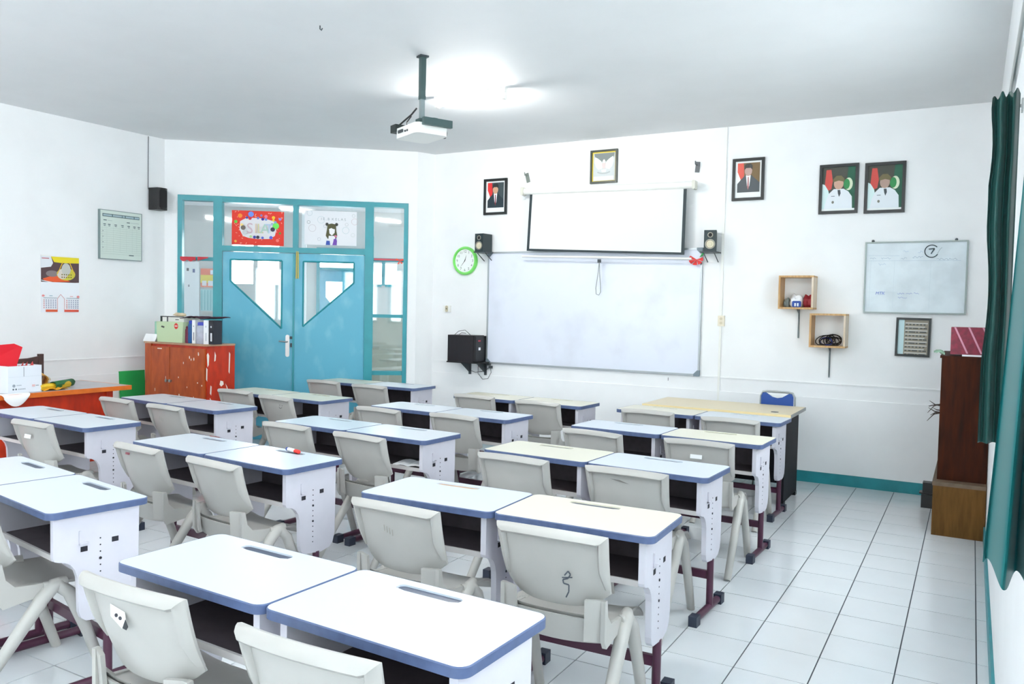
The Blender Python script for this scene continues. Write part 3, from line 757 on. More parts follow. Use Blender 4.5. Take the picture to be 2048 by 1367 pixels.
def hook(name, label, x, z, rz, m):
    t = thing(name, label, 'bracket', (x, YW - .001, z))
    bm = B(); bm_box(bm, -.02, .02, -.012, 0, -.05, .05, Matrix.Rotation(rz, 4, 'Y')); obj('plate', bm, m, t, bevel=.002)
    bm = B(); bm_tube(bm, [(-.005, -.01, .02), (-.005, -.06, .02), (-.005, -.065, .05)], .006, 6); obj('hook', bm, m, t)
hook('screen_bracket', 'small grey wall bracket above left end of projection screen', -3.055, 2.905, -.25, mat('old_grey', (128, 136, 130), .5))
hook('screen_bracket', 'small dark wall bracket above right end of projection screen', -1.205, 2.89, .1, mat('old_dark_grey', (96, 100, 104), .5))
# --- framed portraits
def suit(P_, w, h, flag=(220, 40, 40), back=(58, 74, 78), coat=(30, 48, 58), face=(206, 160, 128), tie=(130, 40, 52), hat=(30, 34, 38)):
    P_.rect(-w / 2, w / 2, -h / 2, h / 2, (238, 240, 240))
    a, b, c, d = -w / 2 + .02 * 1, w / 2 - .016, -h / 2 + .05, h / 2 - .016
    P_.rect(a, b, c, d, back)
    P_.poly([(a, d), (a + .055, d), (a + .062, d - .10), (a + .055, d - .16), (a + .03, d - .15), (a, d - .08)], flag)
    P_.poly([(a, d - .08), (a + .03, d - .15), (a + .0, d - .24)], (240, 240, 240))
    P_.poly([(a, c), (b, c), (b, c + .085), (b - .05, c + .13), (.03, c + .155), (-.03, c + .155), (a + .04, c + .125), (a, c + .08)], coat)
    P_.poly([(-.022, c + .155), (.022, c + .155), (.012, c + .06), (0, c + .03), (-.010, c + .06)], (244, 244, 246))
    P_.poly([(-.005, c + .14), (.005, c + .14), (.008, c + .05), (0, c + .02), (-.008, c + .05)], tie)
    P_.ell(0, c + .195, .034, .046, face)
    P_.poly([(-.036, c + .205), (-.036, c + .245), (-.02, c + .262), (.02, c + .262), (.036, c + .245), (.036, c + .205), (.02, c + .222), (-.02, c + .222)], hat)
def uniform(P_, w, h, face):
    P_.rect(-w / 2, w / 2, -h / 2, h / 2, (66, 68, 60)); a, b, c, d = -w / 2, w / 2, -h / 2, h / 2
    P_.poly([(.03, c), (b, c), (b, d), (.075, d), (.06, .02)], (24, 92, 68))
    P_.poly([(a + .03, d - .02), (a + .07, d - .02), (a + .085, d - .12), (a + .075, d - .19), (a + .05, d - .20), (a + .02, d - .15)], (206, 74, 66))
    P_.poly([(a, d - .14), (a + .02, d - .15), (a + .05, d - .20), (a + .09, c), (a, c)], (214, 236, 236))
    P_.ell(b - .055, d - .15, .034, .055, (214, 224, 196)); P_.ell(b - .07, d - .15, .026, .045, (40, 136, 74))
    P_.poly([(a + .015, c), (b - .02, c), (b - .025, c + .12), (b - .055, c + .165), (.04, c + .19), (-.04, c + .19), (a + .06, c + .155), (a + .035, c + .10)], (228, 234, 240))
    P_.poly([(-.008, c + .18), (.014, c + .18), (.018, c + .15), (.006, c + .12), (-.004, c + .15)], (56, 66, 72))
    P_.rect(-.06, -.03, c + .125, c + .13, (96, 110, 124)); P_.ell(-.045, c + .075, .010, .012, (120, 120, 110))
    P_.ell(0, c + .235, .040, .05, face)
    P_.poly([(-.045, c + .25), (-.048, c + .275), (-.02, c + .305), (.02, c + .305), (.048, c + .275), (.045, c + .25), (0, c + .262)], (110, 100, 66))
    P_.rect(a, b, c, c + .018, (236, 240, 240))
def picture(name, label, x, z, w, h, bw, fn, cat='picture', fm=M_BLACKW, ry=0.0, group='framed portraits on the front wall', d=.022):
    t = thing(name, label, cat, (x, YW - .001, z), 0, group)
    t.rotation_euler = (0, ry, 0)
    bm = B(); frame_ring(bm, w, h, bw, d); obj('frame', bm, fm, t, bevel=.003)
    box('backing', -w / 2 + bw * .6, w / 2 - bw * .6, -.008, -.002, -h / 2 + bw * .6, h / 2 - bw * .6, M_PAPER, t)
    P_ = Print(); fn(P_, w - 2 * bw, h - 2 * bw); P_.make('print', t, (0, -.008, 0))
    return t
picture('framed_portrait', 'black-framed portrait of a man in dark suit above the clock', -3.449, 2.724, .292, .39, .026, lambda P_, w, h: suit(P_, w, h))
picture('framed_portrait', 'black-framed portrait of a man in grey suit right of the screen', -.722, 2.744, .292, .388, .026, lambda P_, w, h: suit(P_, w, h, (222, 92, 78), (120, 96, 62), (78, 84, 88), (190, 160, 150), (176, 120, 120), (60, 58, 56)))
picture('framed_portrait', 'left of two framed portraits in white uniform above small whiteboard', .065, 2.612, .322, .432, .026, lambda P_, w, h: uniform(P_, w, h, (200, 160, 140)))
picture('framed_portrait', 'right of two framed portraits in white uniform above small whiteboard', .435, 2.603, .320, .432, .026, lambda P_, w, h: uniform(P_, w, h, (176, 148, 136)))
def emblem(P_, w, h):
    P_.rect(-w / 2, w / 2, -h / 2, h / 2, (226, 200, 60)); P_.rect(-w / 2 + .012, w / 2 - .008, -h / 2 + .006, h / 2 - .012, (196, 202, 202))
    P_.poly([(-w / 2 + .02, h / 2 - .014), (w / 2 - .014, h / 2 - .014), (w / 2 - .02, h / 2 - .06), (.03, .04), (0, .07), (-.03, .04), (-w / 2 + .03, h / 2 - .06)], (122, 130, 128))
    for s in (-1, 1):                                    # spread wings
        P_.poly([(s * .015, .02), (s * .03, .055), (s * .07, .085), (s * .10, .10), (s * .105, .05), (s * .09, .0), (s * .06, -.03), (s * .02, -.02)], (224, 234, 224), s > 0)
    P_.ell(0, .05, .014, .022, (228, 228, 222)); P_.poly([(-.022, .035), (.022, .035), (.018, -.01), (0, -.028), (-.018, -.01)], (214, 198, 196))
    P_.poly([(-.03, -.03), (.03, -.03), (.02, -.06), (-.02, -.06)], (218, 222, 214)); P_.line([(-.07, -.055), (-.03, -.068), (.03, -.068), (.07, -.055)], .014, (170, 176, 176))
    P_.rect(-w / 2 + .02, w / 2 - .02, -h / 2 + .01, -h / 2 + .05, (232, 236, 236))
picture('framed_emblem', 'framed winged national emblem with gold inner edge above the screen', -2.173, 2.963, .296, .336, .020, emblem, fm=mat('dark_green_frame', (44, 52, 40), .35), group='framed pictures')
def ayat(P_, w, h):
    P_.rect(-w / 2, w / 2, -h / 2, h / 2, (150, 142, 126)); P_.rect(-w / 2, -w / 2 + .045, -h / 2, h / 2, (196, 222, 226))
    for k in range(9):
        z = h / 2 - .022 - k * .0315
        P_.rect(-w / 2 + .052, w / 2 - .008 - .02 * (k % 3 == 1), z - .009, z, (206, 204, 200), k > 0)
        for j in range(6): P_.rect(-w / 2 + .055 + j * .027, -w / 2 + .07 + j * .027 + .006 * ((j * k) % 3), z - .021, z - .012, (60, 66, 66), True)
picture('framed_text', 'black-framed sheet of text lines below the small whiteboard', .697, 1.332, .265, .327, .018, ayat, ry=.012, group='framed pictures')
# --- clock
t = thing('wall_clock', 'round wall clock with bright green rim left of the whiteboard', 'clock', (-3.826, YW - .001, 2.03))
RY = Matrix.Rotation(PI / 2, 4, 'X')
bm = B(); bm_lathe(bm, [(.158, 0), (.160, .02), (.150, .038), (.134, .038), (.128, .022), (.128, .004)], 40, RY); obj('rim', bm, mat('lime_green_plastic', (122, 222, 104), .35), t, smooth=40)
P_ = Print(); P_.ell(0, 0, .131, .131, (244, 246, 246), 40)
for k in range(1, 13):
    a = math.radians(90 - 30 * k); P_.text(str(k), .103 * math.cos(a), .103 * math.sin(a), .040, (70, 74, 84)); P_.k -= 1
P_.k += 1; P_.make('dial', t, (0, -.020, 0))
def hand(name, deg, L, w):
    bm = B(); a = math.radians(90 - deg); dx, dz = math.cos(a), math.sin(a); nx, nz = -dz * w / 2, dx * w / 2
    bm_prism(bm, [(-.15 * L * dx + nx, -.15 * L * dz + nz), (L * dx, L * dz), (-.15 * L * dx - nx, -.15 * L * dz - nz)], -.026, -.024, 'y'); obj(name, bm, M_BLACK, t)
hand('hour_hand', 20, .065, .008); hand('minute_hand', 218, .10, .006)
# --- bookshelf speakers on brackets
def speaker(label, x, z, rz):
    t = thing('bookshelf_speaker', label, 'speaker', (x, YW - .11, z), rz, 'speakers beside the whiteboard')
    M_SP = mat('dark_teal_speaker', (30, 46, 50), .4)
    bm = B(); bm_box(bm, -.056, .056, -.08, .08, 0, .195); obj('cabinet', bm, M_SP, t, bevel=.004)
    def ring(cz, r, nm, prof, m, par):
        bm = B(); bm_lathe(bm, prof, 24, Matrix.Translation((0, -.080, cz)) @ RY); return obj(nm, bm, m, par, smooth=35)
    w = ring(.066, .04, 'woofer_ring', [(.046, 0), (.046, .006), (.038, .006), (.034, .001)], mat('brushed_ring', (150, 146, 134), .35, metal=.6), t)
    ring(.066, .03, 'woofer_cone', [(.034, .0005), (.034, .002), (.018, .001), (.016, .006), (.004, .009)], mat('pale_cone', (214, 206, 180), .5), w)
    w = ring(.150, .02, 'tweeter_ring', [(.025, 0), (.025, .005), (.019, .005), (.017, .001)], MATS['brushed_ring'], t)
    ring(.150, .02, 'tweeter_dome', [(.017, .0005), (.017, .002), (.009, .006), (.002, .007)], M_BLACK, w)
    b = thing('speaker_shelf', 'small bracket shelf under the ' + label, 'shelf', (x, YW - .001, z), 0, 'speaker brackets')
    box('board', -.075, .075, -.19, 0, -.010, 0.0, M_DGREY, b)
    for s in (-1, 1):
        bm = B(); bm_tube(bm, [(s * .05, -.15, -.012), (s * .05, -.004, -.09)], .005, 6); obj('brace', bm, M_DGREY, b)
speaker('black speaker beside the clock', -3.53, 2.115, math.radians(-6))
speaker('black speaker right of the screen', -1.03, 2.075, math.radians(14))
# red and green paper flower on the board corner
t = thing('paper_flower', 'red paper flower with green leaf at the top right whiteboard corner', 'decoration', (-1.16, YW - .03, 2.02))
bm = B()
for k in range(5):
    a = math.radians(160 + k * 50); bm_sheet(bm, lambda s, v, a=a: (.07 * v * math.cos(a + (s - .5) * .7) - .02, -.008 - .02 * v * v, .055 * v * math.sin(a + (s - .5) * .7) - .01), 3, 3, (0, .003, 0))
obj('petals', bm, pcol(224, 56, 54), t)
bm = B(); bm_sheet(bm, lambda s, v: (.01 + .07 * v, -.008 - .01 * math.sin(s * PI), .01 + .08 * v + .03 * (s - .5) * math.sin(v * PI)), 3, 4, (0, .003, 0)); obj('leaf', bm, pcol(40, 170, 80), t)
# --- computer on a bracket shelf
t = thing('computer_tower', 'black computer tower on a wall shelf left of the whiteboard', 'computer', (-3.70, YW - .115, .915), math.radians(0))
bm = B(); bm_box(bm, -.20, .135, -.11, .11, 0, .29); obj('case', bm, mat('black_case', (22, 20, 28), .45, noise=.3, scale=30), t, bevel=.012)
bm = B(); bm_box(bm, .134, .165, -.105, .105, .006, .284); fp = obj('front_panel', bm, M_BLACK, t, bevel=.008)
box('sticker', .1655, .1665, -.05, -.01, .13, .16, M_PAPER, fp); box('red_badge', .1655, .1665, -.06, -.01, .225, .24, pcol(190, 60, 80), fp)
bm = B(); bm_tube(bm, [(-.15, -.05, .29), (-.10, -.05, .33), (-.02, -.04, .345), (.03, -.04, .31), (.05, -.03, .288)], .003, 5); bm_tube(bm, [(-.12, -.02, .288), (-.07, -.03, .315), (.0, -.05, .31)], .003, 5); obj('loose_cable', bm, M_BLACK, t, kind='stuff')
t = thing('wall_shelf', 'black bracket shelf carrying the computer tower', 'shelf', (-3.69, YW - .001, .915))
box('board', -.215, .215, -.235, 0, -.014, 0, M_BLACK, t, bevel=.002)
for x in (-.05, .155):
    bm = B(); bm_box(bm, x - .012, x + .012, -.02, 0, -.15, -.014); bm_prism(bm, [(-.02, -.014), (-.2, -.014), (-.02, -.13)], x - .003, x + .003, 'x'); obj('bracket', bm, M_DGREY, t)
t = thing('hanging_cable', 'thin black cables hanging under the computer shelf', 'cable', (-3.60, YW - .02, .84))
bm = B(); bm_tube(bm, [(-.25, 0, .06), (-.18, 0, -.02), (-.06, 0, -.05), (.06, 0, -.03), (.13, 0, .02)], .003, 5); obj('cable_loop', bm, M_BLACK, t)
bm = B(); bm_tube(bm, [(-.02, -.01, .05), (-.02, -.01, -.06), (.04, -.01, -.12), (.11, -.01, -.11), (.15, -.01, -.04), (.14, -.01, .03)], .003, 5); obj('cable_loop', bm, M_BLACK, t)
for x, z in ((.12, .05), (.145, .02)): box('plug', x - .018, x + .018, -.03, 0, z - .014, z + .014, M_DGREY, t, bevel=.004)
# --- sockets, conduit
def socket(label, x, z, w, h, m=M_WHITEP):
    t = thing('wall_socket', label, 'socket', (x, YW - .001, z), 0)
    box('plate', -w / 2, w / 2, -.022, 0, -h / 2, h / 2, m, t, bevel=.005)
    for s in (-1, 1):
        bm = B(); bm_tube(bm, [(0, -.0235, s * h * .2), (0, -.018, s * h * .2)], w * .22, 12); obj('outlet', bm, mat('beige_outlet', (206, 196, 170), .5), t)
    return t
socket('cracked white socket between clock and computer', -4.061, 1.49, .10, .075)
socket('beige double socket on the wall conduit', -.932, 1.43, .062, .10, mat('beige_socket', (232, 224, 204), .5))
t = thing('wall_conduit', 'white vertical cable conduit on the front wall right of the whiteboard', 'conduit', (-.94, YW - .001, 0))
box('channel', -.012, .012, -.014, 0, 1.48, H - .005, M_WHITEP, t, bevel=.003); box('channel', -.010, .010, -.012, -.007, .105, 1.38, M_WHITEP, t)
# --- cube shelves with things in them
def cube_shelf(label, x, z, bl):
    t = thing('cube_shelf', label, 'shelf', (x, YW - .001, z), 0, 'open wooden cube shelves')
    s, d, th = .295, .20, .016
    box('top_board', -s / 2, s / 2, -d, 0, s - th, s, M_PINE, t); box('bottom_board', -s / 2, s / 2, -d, 0, 0, th, M_PINE, t)
    box('side_board', -s / 2, -s / 2 + th, -d, 0, th, s - th, M_PINE, t); box('side_board', s / 2 - th, s / 2, -d, 0, th, s - th, M_PINEL, t)
    bm = B(); bm_prism(bm, [(0, 0), (-.12, 0), (-.02, -.04), (-.012, -bl), (0, -bl)], -.003, .003, 'x'); bm_box(bm, -.007, .007, -.005, 0, -bl, 0); obj('bracket', bm, mat('grey_bracket', (118, 126, 130), .45, metal=.3), t)
    return t
ZA, ZB_ = 1.552, 1.222
cube_shelf('upper wooden cube shelf holding crumpled cloth and bags', -.232, ZA, .26)
cube_shelf('lower wooden cube shelf holding a tangle of black cable', .04, ZB_, .27)
def crumple(name, label, cat, loc, sx, sy, sz, m, seed, grp=None, parts='cloth'):
    rnd = random.Random(seed); t = thing(name, label, cat, loc, rnd.uniform(-.4, .4), grp)
    bm = B(); bmesh.ops.create_icosphere(bm, subdivisions=3, radius=1)
    ph = [rnd.uniform(0, 6) for _ in range(6)]
    for v in bm.verts:
        k = 1 + .16 * math.sin(5 * v.co.x + ph[0]) + .14 * math.sin(6 * v.co.y + ph[1]) * math.cos(4 * v.co.z + ph[2]) + .10 * math.sin(9 * v.co.x + 7 * v.co.z + ph[3])
        v.co = Vector((v.co.x * k * sx, v.co.y * k * sy, max(-.75, v.co.z * k) * sz + .75 * sz))
    obj(parts, bm, m, t, smooth=60)
    return t
YS = YW - .085
crumple('crumpled_cloth', 'crumpled white cloth in the upper cube shelf', 'cloth', (-.25, YS, ZA + .017), .05, .045, .065, M_PAPER, 3)
crumple('crumpled_cloth', 'crumpled red cloth in the upper cube shelf', 'cloth', (-.145, YS + .02, ZA + .017), .045, .04, .062, pcol(150, 36, 46), 5)
crumple('plastic_bag', 'grey plastic bag in the upper cube shelf', 'bag', (-.325, YS + .03, ZA + .017), .028, .035, .048, pcol(150, 162, 162), 8, parts='bag')
t = thing('packet', 'blue packet with white print in the upper cube shelf', 'packet', (-.232, YS - .055, ZA + .017), .1)
bm = B(); bm_prism(bm, rrect(.075, .055, .012, 3, 0, .028), -.012, .012, 'y'); obj('pouch', bm, pcol(30, 66, 150), t, bevel=.003)
P_ = Print(); P_.rect(-.018, -.004, .008, .036, (226, 234, 244)); P_.rect(.004, .018, .008, .036, (226, 234, 244), True); P_.make('print', t, (0, -.0125, 0))
t = thing('cable_tangle', 'tangled black cables heaped in the lower cube shelf', 'cable', (.045, YS, ZB_ + .017))
rnd = random.Random(4)
for k in range(9):
    bm = B(); cx, cz, r = rnd.uniform(-.05, .05), rnd.uniform(.03, .06), rnd.uniform(.03, .055); ti = rnd.uniform(-.8, .8)
    bm_tube(bm, [(max(-.12, min(.12, cx + r * 1.3 * math.cos(a * PI / 7))), .05 * math.sin(a * PI / 7 + ti) * .9, max(.005, cz + r * .85 * math.sin(a * PI / 7 + ti * .3))) for a in range(15)], .0042, 5); obj('cable_coil', bm, M_BLACK if k else pcol(36, 60, 140), t)
# --- small whiteboard with the circled 7
t = thing('small_whiteboard', 'small whiteboard with faint writing and a circled number seven', 'whiteboard', (.690, YW - .001, 1.835))
w, h = .765, .598
box('board_face', -w / 2, w / 2, -.018, 0, -h / 2, h / 2, M_BOARD2, t)
bm = B(); frame_ring(bm, w + .012, h + .012, .012, .028); obj('frame', bm, mat('worn_alu', (150, 160, 158), .45, metal=.4), t, bevel=.002)
for x in (-.33, .30):
    bm = B(); bm_lathe(bm, [(.012, 0), (.012, .01), (.006, .016)], 10, Matrix.Translation((x, 0, h / 2 + .014)) @ RY); obj('hanger', bm, M_DGREY, t)
P_ = Print()
INK, PALE = (36, 58, 66), (170, 188, 206)
for x0, x1, z in ((-.36, -.12, .19), (-.36, .34, .145)): P_.line([(x0, z), (x1, z - .006)], .002, PALE)
for x in (-.34, -.155, .12): P_.line([(x, .15), (x - .004, -.26)], .0015, (194, 208, 216))
P_.line([(-.36, -.125), (-.12, -.125)], .0015, (194, 208, 216))
def scribble(x0, x1, z, hgt, rgb, seed):
    r = random.Random(seed); pts = []; x = x0
    while x < x1: pts.append((x, z + r.uniform(-hgt, hgt) / 2)); x += r.uniform(.004, .009)
    P_.line(pts, .0024, rgb)
scribble(-.35, -.30, .165, .014, (150, 170, 190), 1); scribble(-.26, -.18, .163, .014, (150, 170, 190), 2); scribble(-.11, -.06, .162, .016, (150, 170, 190), 3); scribble(-.02, .06, .17, .02, (140, 164, 186), 4); scribble(.16, .32, .152, .016, (146, 164, 182), 5)
scribble(-.28, -.22, .115, .022, (170, 190, 214), 6); scribble(-.09, -.045, .225, .02, (172, 192, 214), 7); scribble(.02, .06, .215, .02, (164, 188, 210), 8)
scribble(-.125, -.07, -.135, .014, (112, 134, 196), 9); scribble(-.06, -.01, -.137, .012, (112, 134, 196), 10); scribble(.0, .045, -.132, .014, (112, 134, 196), 11); scribble(-.12, -.045, -.168, .014, (112, 134, 196), 12)
P_.text('MTK', -.26, -.135, .036, (112, 134, 210), .25)
P_.ring(.122, .218, .055, .008, INK, 40, 330); P_.line([(.165, .195), (.182, .232), (.198, .248)], .003, (130, 150, 156)); P_.line([(.100, .236), (.142, .240), (.118, .196)], .009, INK)
P_.make('writing', t, (0, -.0183, 0))
# ink figure one on the wall under the big board
t = thing('ink_mark', 'small inked figure one on the wall below the whiteboard', 'mark', (-1.437, YW - .008, .846))
P_ = Print(); P_.text('1', 0, 0, .045, (56, 56, 66)); P_.make('ink', t)

# ================================================================== DOOR DECORATIONS (things taped to the door frame)
def dthing(name, label, cat, u, z, v=0.0): return thing(name, label, cat, dpt(u, v, z), ANG)
t = dthing('red_poster', 'red hand-drawn poster with coloured dots above the left door leaf', 'poster', .921, 2.335, -.046)
box('sheet', -.277, .277, .0, .002, -.188, .188, pcol(232, 44, 20), t)
P_ = Print(.0004); rnd = random.Random(11)
for k in range(60):
    x, z = rnd.uniform(-.265, .265), rnd.uniform(-.18, .18); a = rnd.uniform(0, 3); L = rnd.uniform(.008, .022)
    P_.line([(x, z), (x + L * math.cos(a), z + L * math.sin(a))], .006, (250, 176, 150), k > 0)
P_.poly([(-.19, .07), (-.13, .105), (.0, .112), (.10, .10), (.17, .08), (.20, .0), (.18, -.08), (.12, -.115), (.0, -.12), (-.10, -.11), (-.16, -.09), (-.195, -.02)], (228, 226, 230))
for i, (x, z, r, c) in enumerate([(-.19, .13, .024, (250, 140, 20)), (-.235, .065, .018, (96, 190, 50)), (-.075, .15, .030, (104, 140, 230)), (-.118, .112, .014, (60, 60, 160)), (-.085, .105, .018, (214, 20, 50)), (.0, .11, .014, (110, 120, 200)), (.05, .10, .016, (40, 20, 150)), (.085, .098, .014, (100, 140, 210)), (.165, .12, .018, (250, 200, 30)), (.165, .09, .013, (250, 200, 30)), (.235, .105, .015, (150, 130, 210)), (.035, .14, .012, (120, 120, 190)), (.085, .13, .018, (240, 120, 150)), (.19, .03, .036, (110, 230, 90)), (.185, .07, .014, (130, 170, 210)), (.15, .045, .012, (70, 120, 170)), (.158, -.01, .024, (40, 30, 66)), (.235, -.05, .012, (80, 150, 30)), (.14, -.10, .018, (80, 90, 210)), (.05, -.105, .014, (80, 100, 200)), (-.035, -.10, .016, (20, 40, 150)), (.0, -.10, .018, (30, 26, 60)), (-.075, -.095, .014, (180, 220, 150)), (.21, -.13, .018, (250, 120, 110)), (-.235, -.15, .014, (250, 170, 70)), (-.17, .03, .016, (250, 220, 130)), (-.155, .0, .026, (110, 96, 88)), (-.14, -.05, .024, (206, 206, 210))]): P_.ell(x, z, r, r, c, 14)
P_.text('S', -.085, -.01, .16, (206, 178, 190)); P_.text('I', -.02, -.01, .15, (214, 190, 168)); P_.text('L', .025, -.01, .15, (214, 206, 160)); P_.text('A', .075, -.01, .15, (176, 210, 196)); P_.text('T', .12, -.01, .15, (180, 200, 226))
P_.make('drawing', t)
t = dthing('white_poster', 'white poster with balloons and a drawn girl above the right door leaf', 'poster', 1.704, 2.362, -.046)
box('sheet', -.285, .285, .0, .002, -.190, .190, mat('poster_paper', (236, 236, 240), .7), t)
P_ = Print(.0004)
for x, z, r, c in ((-.20, -.005, .040, (196, 182, 188)), (.165, -.02, .038, (178, 200, 206)), (.262, .08, .036, (206, 180, 184)), (-.105, .09, .040, (190, 206, 214)), (-.24, .06, .018, (120, 122, 128)), (.175, .045, .018, (190, 190, 194)), (-.125, -.125, .018, (184, 186, 196)), (.25, .145, .018, (196, 198, 198)), (.245, -.07, .022, (206, 214, 210)), (-.23, .16, .03, (190, 200, 206)), (-.06, .02, .018, (176, 180, 196))):
    P_.ring(x, z, r, .003, c)
for s in (-1, 1): P_.ell(.012 + s * .052, .042, .017, .018, (44, 48, 48), same=s > 0)
P_.poly([(-.035, .03), (-.02, .045), (.012, .052), (.045, .045), (.058, .03), (.062, -.03), (.072, -.08), (.06, -.12), (.03, -.115), (-.01, -.115), (-.03, -.12), (-.052, -.085), (-.042, -.03)], (76, 74, 34))
P_.poly([(-.018, -.01), (.01, .002), (.018, -.005), (.046, -.012), (.044, -.05), (.014, -.082), (-.012, -.06)], (240, 238, 240))
P_.poly([(-.02, -.085), (.05, -.085), (.055, -.188), (-.03, -.188)], (236, 234, 238))
P_.poly([(-.045, -.14), (-.008, -.142), (-.004, -.188), (-.052, -.188)], (40, 74, 170)); P_.poly([(.035, -.12), (.06, -.112), (.07, -.14), (.068, -.188), (.02, -.188), (.03, -.15)], (110, 60, 170))
P_.ell(.055, -.088, .015, .012, (206, 110, 140))
P_.text('I E . B  K E L A S', .03, .098, .040, (166, 172, 178))
P_.make('drawing', t)
t = dthing('red_garland', 'torn red garland taped across the left side light', 'garland', .29, 1.99, .012)
bm = B(); bm_sheet(bm, lambda s, v: (-.17 + .16 * s, -.004 * math.sin(9 * s), .008 - (.03 + .022 * abs(math.sin(7 * s))) * v), 14, 2, (0, .002, 0)); bm_sheet(bm, lambda s, v: (.01 + .11 * s, -.003, .01 - (.012 + .03 * (1 - s)) * v), 8, 2, (0, .002, 0)); obj('crepe_strip', bm, pcol(190, 36, 52), t, kind='stuff')
t = dthing('ribbon_garland', 'red ribbon with orange bow across the right side light', 'garland', 2.345, 2.028, -.006)
box('ribbon', -.16, .16, -.004, 0, -.01, .012, pcol(196, 84, 96), t)
bm = B()
for a in (0.4, 2.7, 4.4, 5.4): bm_sheet(bm, lambda s, v, a=a: (.125 + .045 * v * math.cos(a + .5 * (s - .5)), -.006 - .012 * v, -.008 + .04 * v * math.sin(a + .5 * (s - .5))), 2, 3, (0, .002, 0))
obj('bow', bm, pcol(232, 80, 48), t)
t = dthing('yellow_stick', 'two thin yellow bamboo sticks hanging above the door handle', 'stick', 1.352, 1.94, .016)
for x in (-.010, .010):
    bm = B(); bm_tube(bm, [(x, 0, -.15), (x * .8, 0, .15)], .006, 8); obj('stick', bm, pcol(222, 196, 90), t, smooth=50)

# ================================================================== LEFT WALL THINGS (local x = +y, facing the room)
R90 = math.radians(90)
def lthing(name, label, cat, y, z, off=.001): return thing(name, label, cat, (XL + off, y, z), R90)
t = lthing('wall_calendar', 'paper wall calendar with a food photo above month grids', 'calendar', 1.152, 1.65)
box('sheet', -.187, .187, -.003, 0, -.268, .268, mat('calendar_paper', (240, 243, 248), .7), t)
P_ = Print(.0005)
P_.rect(-.185, .185, .02, .262, (86, 62, 66)); P_.poly([(-.185, .15), (-.09, .165), (-.07, .20), (-.09, .262), (-.185, .262)], (226, 230, 236))
P_.poly([(-.09, .262), (.185, .262), (.185, .21), (.02, .205), (-.06, .21)], (236, 216, 30)); P_.poly([(-.17, .05), (-.05, .09), (.02, .06), (.10, .03), (-.05, .02), (-.15, .03)], (232, 90, 40))
P_.ell(-.08, .10, .06, .03, (130, 118, 120)); P_.ell(.055, .10, .092, .060, (206, 196, 60)); P_.ell(.02, .10, .052, .048, (216, 206, 196)); P_.ell(.055, .145, .045, .06, (196, 196, 190))
for s in (-1, 1): P_.line([(.055 + s * .03, .22), (.055 + s * .085, .10)], .008, (232, 190, 60), s > 0)
for i in range(10): P_.ell(.015 + .022 * (i % 5), .07 + .025 * (i // 5), .007, .007, (110, 100, 30), 8, i > 0)
P_.rect(-.18, -.11, .238, .246, (200, 110, 120)); P_.line([(-.185, .035), (-.05, .012), (.05, .01), (.185, .02)], .006, (240, 244, 248))
for s, x0 in ((0, -.165), (1, .055)):
    for r in range(5):
        for c in range(6): P_.rect(x0 + c * .022, x0 + c * .022 + .010, -.155 - r * .018, -.147 - r * .018, (206, 90, 90) if c == 0 else (106, 116, 150), True)
    P_.rect(x0, x0 + .13, -.132, -.128, (110, 130, 150), True)
P_.line([(-.032, -.26), (-.032, -.135), (0, -.095), (.036, -.135), (.036, -.26)], .004, (206, 130, 130))
P_.rect(-.145, -.032, -.262, -.240, (226, 96, 56)); P_.rect(.036, .178, -.262, -.240, (222, 84, 60), True); P_.ell(-.168, -.11, .014, .010, (226, 140, 140)); P_.ell(.172, -.115, .014, .012, (226, 140, 140), same=True); P_.rect(-.11, -.08, -.112, -.106, (150, 180, 196)); P_.rect(.09, .12, -.116, -.110, (220, 160, 160), True)
P_.make('print', t, (0, -.003, 0))
box('metal_strip', -.187, .187, -.006, -.003, .262, .272, M_WHITEP, t)
t = lthing('class_board', 'pale green printed class data board on the left wall', 'notice board', 1.77, 2.168)
box('board', -.232, .232, -.030, 0, -.244, .244, mat('mint_board', (212, 224, 216), .4), t, bevel=.002)
bm = B(); frame_ring(bm, .468, .492, .006, .032); obj('frame', bm, mat('grey_green_edge', (122, 140, 140), .45), t)
P_ = Print(.0004); DK = (70, 92, 96)
P_.rect(-.205, .205, .178, .208, DK)
for x0, x1 in ((-.198, -.102), (-.094, .006), (.012, .04), (.048, .14), (.148, .2)): P_.rect(x0, x1, .184, .202, (168, 190, 196), x0 > -.19)
P_.rect(-.195, -.16, .138, .146, DK); P_.rect(-.15, -.10, .140, .143, (150, 166, 164), True); P_.rect(.06, .095, .134, .142, DK, True); P_.rect(.10, .2, .136, .139, (150, 166, 164), True)
for i, x in enumerate((-.205, -.155, -.085, -.01, .06, .125, .175)): P_.rect(x + .008, x + .036, .098, .106, DK, True); P_.rect(x - .004, x - .003, -.17, .115, (164, 180, 174), True); P_.rect(x + .012, x + .034, .084, .09, DK, True)
for k in range(13): P_.rect(-.222, .222, .066 - .0215 * k, .0675 - .0215 * k, (160, 178, 170), True)
for k in range(4): P_.rect(-.204, -.197, .03 - .055 * k, .038 - .055 * k, DK, True)
P_.rect(.085, .14, -.20, -.192, DK, True); P_.make('print', t, (0, -.0305, 0))
t = lthing('wall_speaker', 'small black loudspeaker high on the left wall by the corner', 'speaker', 2.165, 2.585, .001)
bm = B(); bm_prism(bm, [(-.075, -.02), (-.06, -.14), (-.03, -.155), (.03, -.155), (.06, -.14), (.075, -.02)], -.115, .115, 'z'); obj('cabinet', bm, M_BLACK, t, bevel=.006)
box('bracket', -.02, .02, -.03, 0, -.03, .03, M_DGREY, t)
bm = B(); bm_prism(bm, rrect(.09, .19, .02, 4), -.158, -.152, 'y'); obj('grille', bm, mat('black_grille', (26, 26, 28), .8), t)
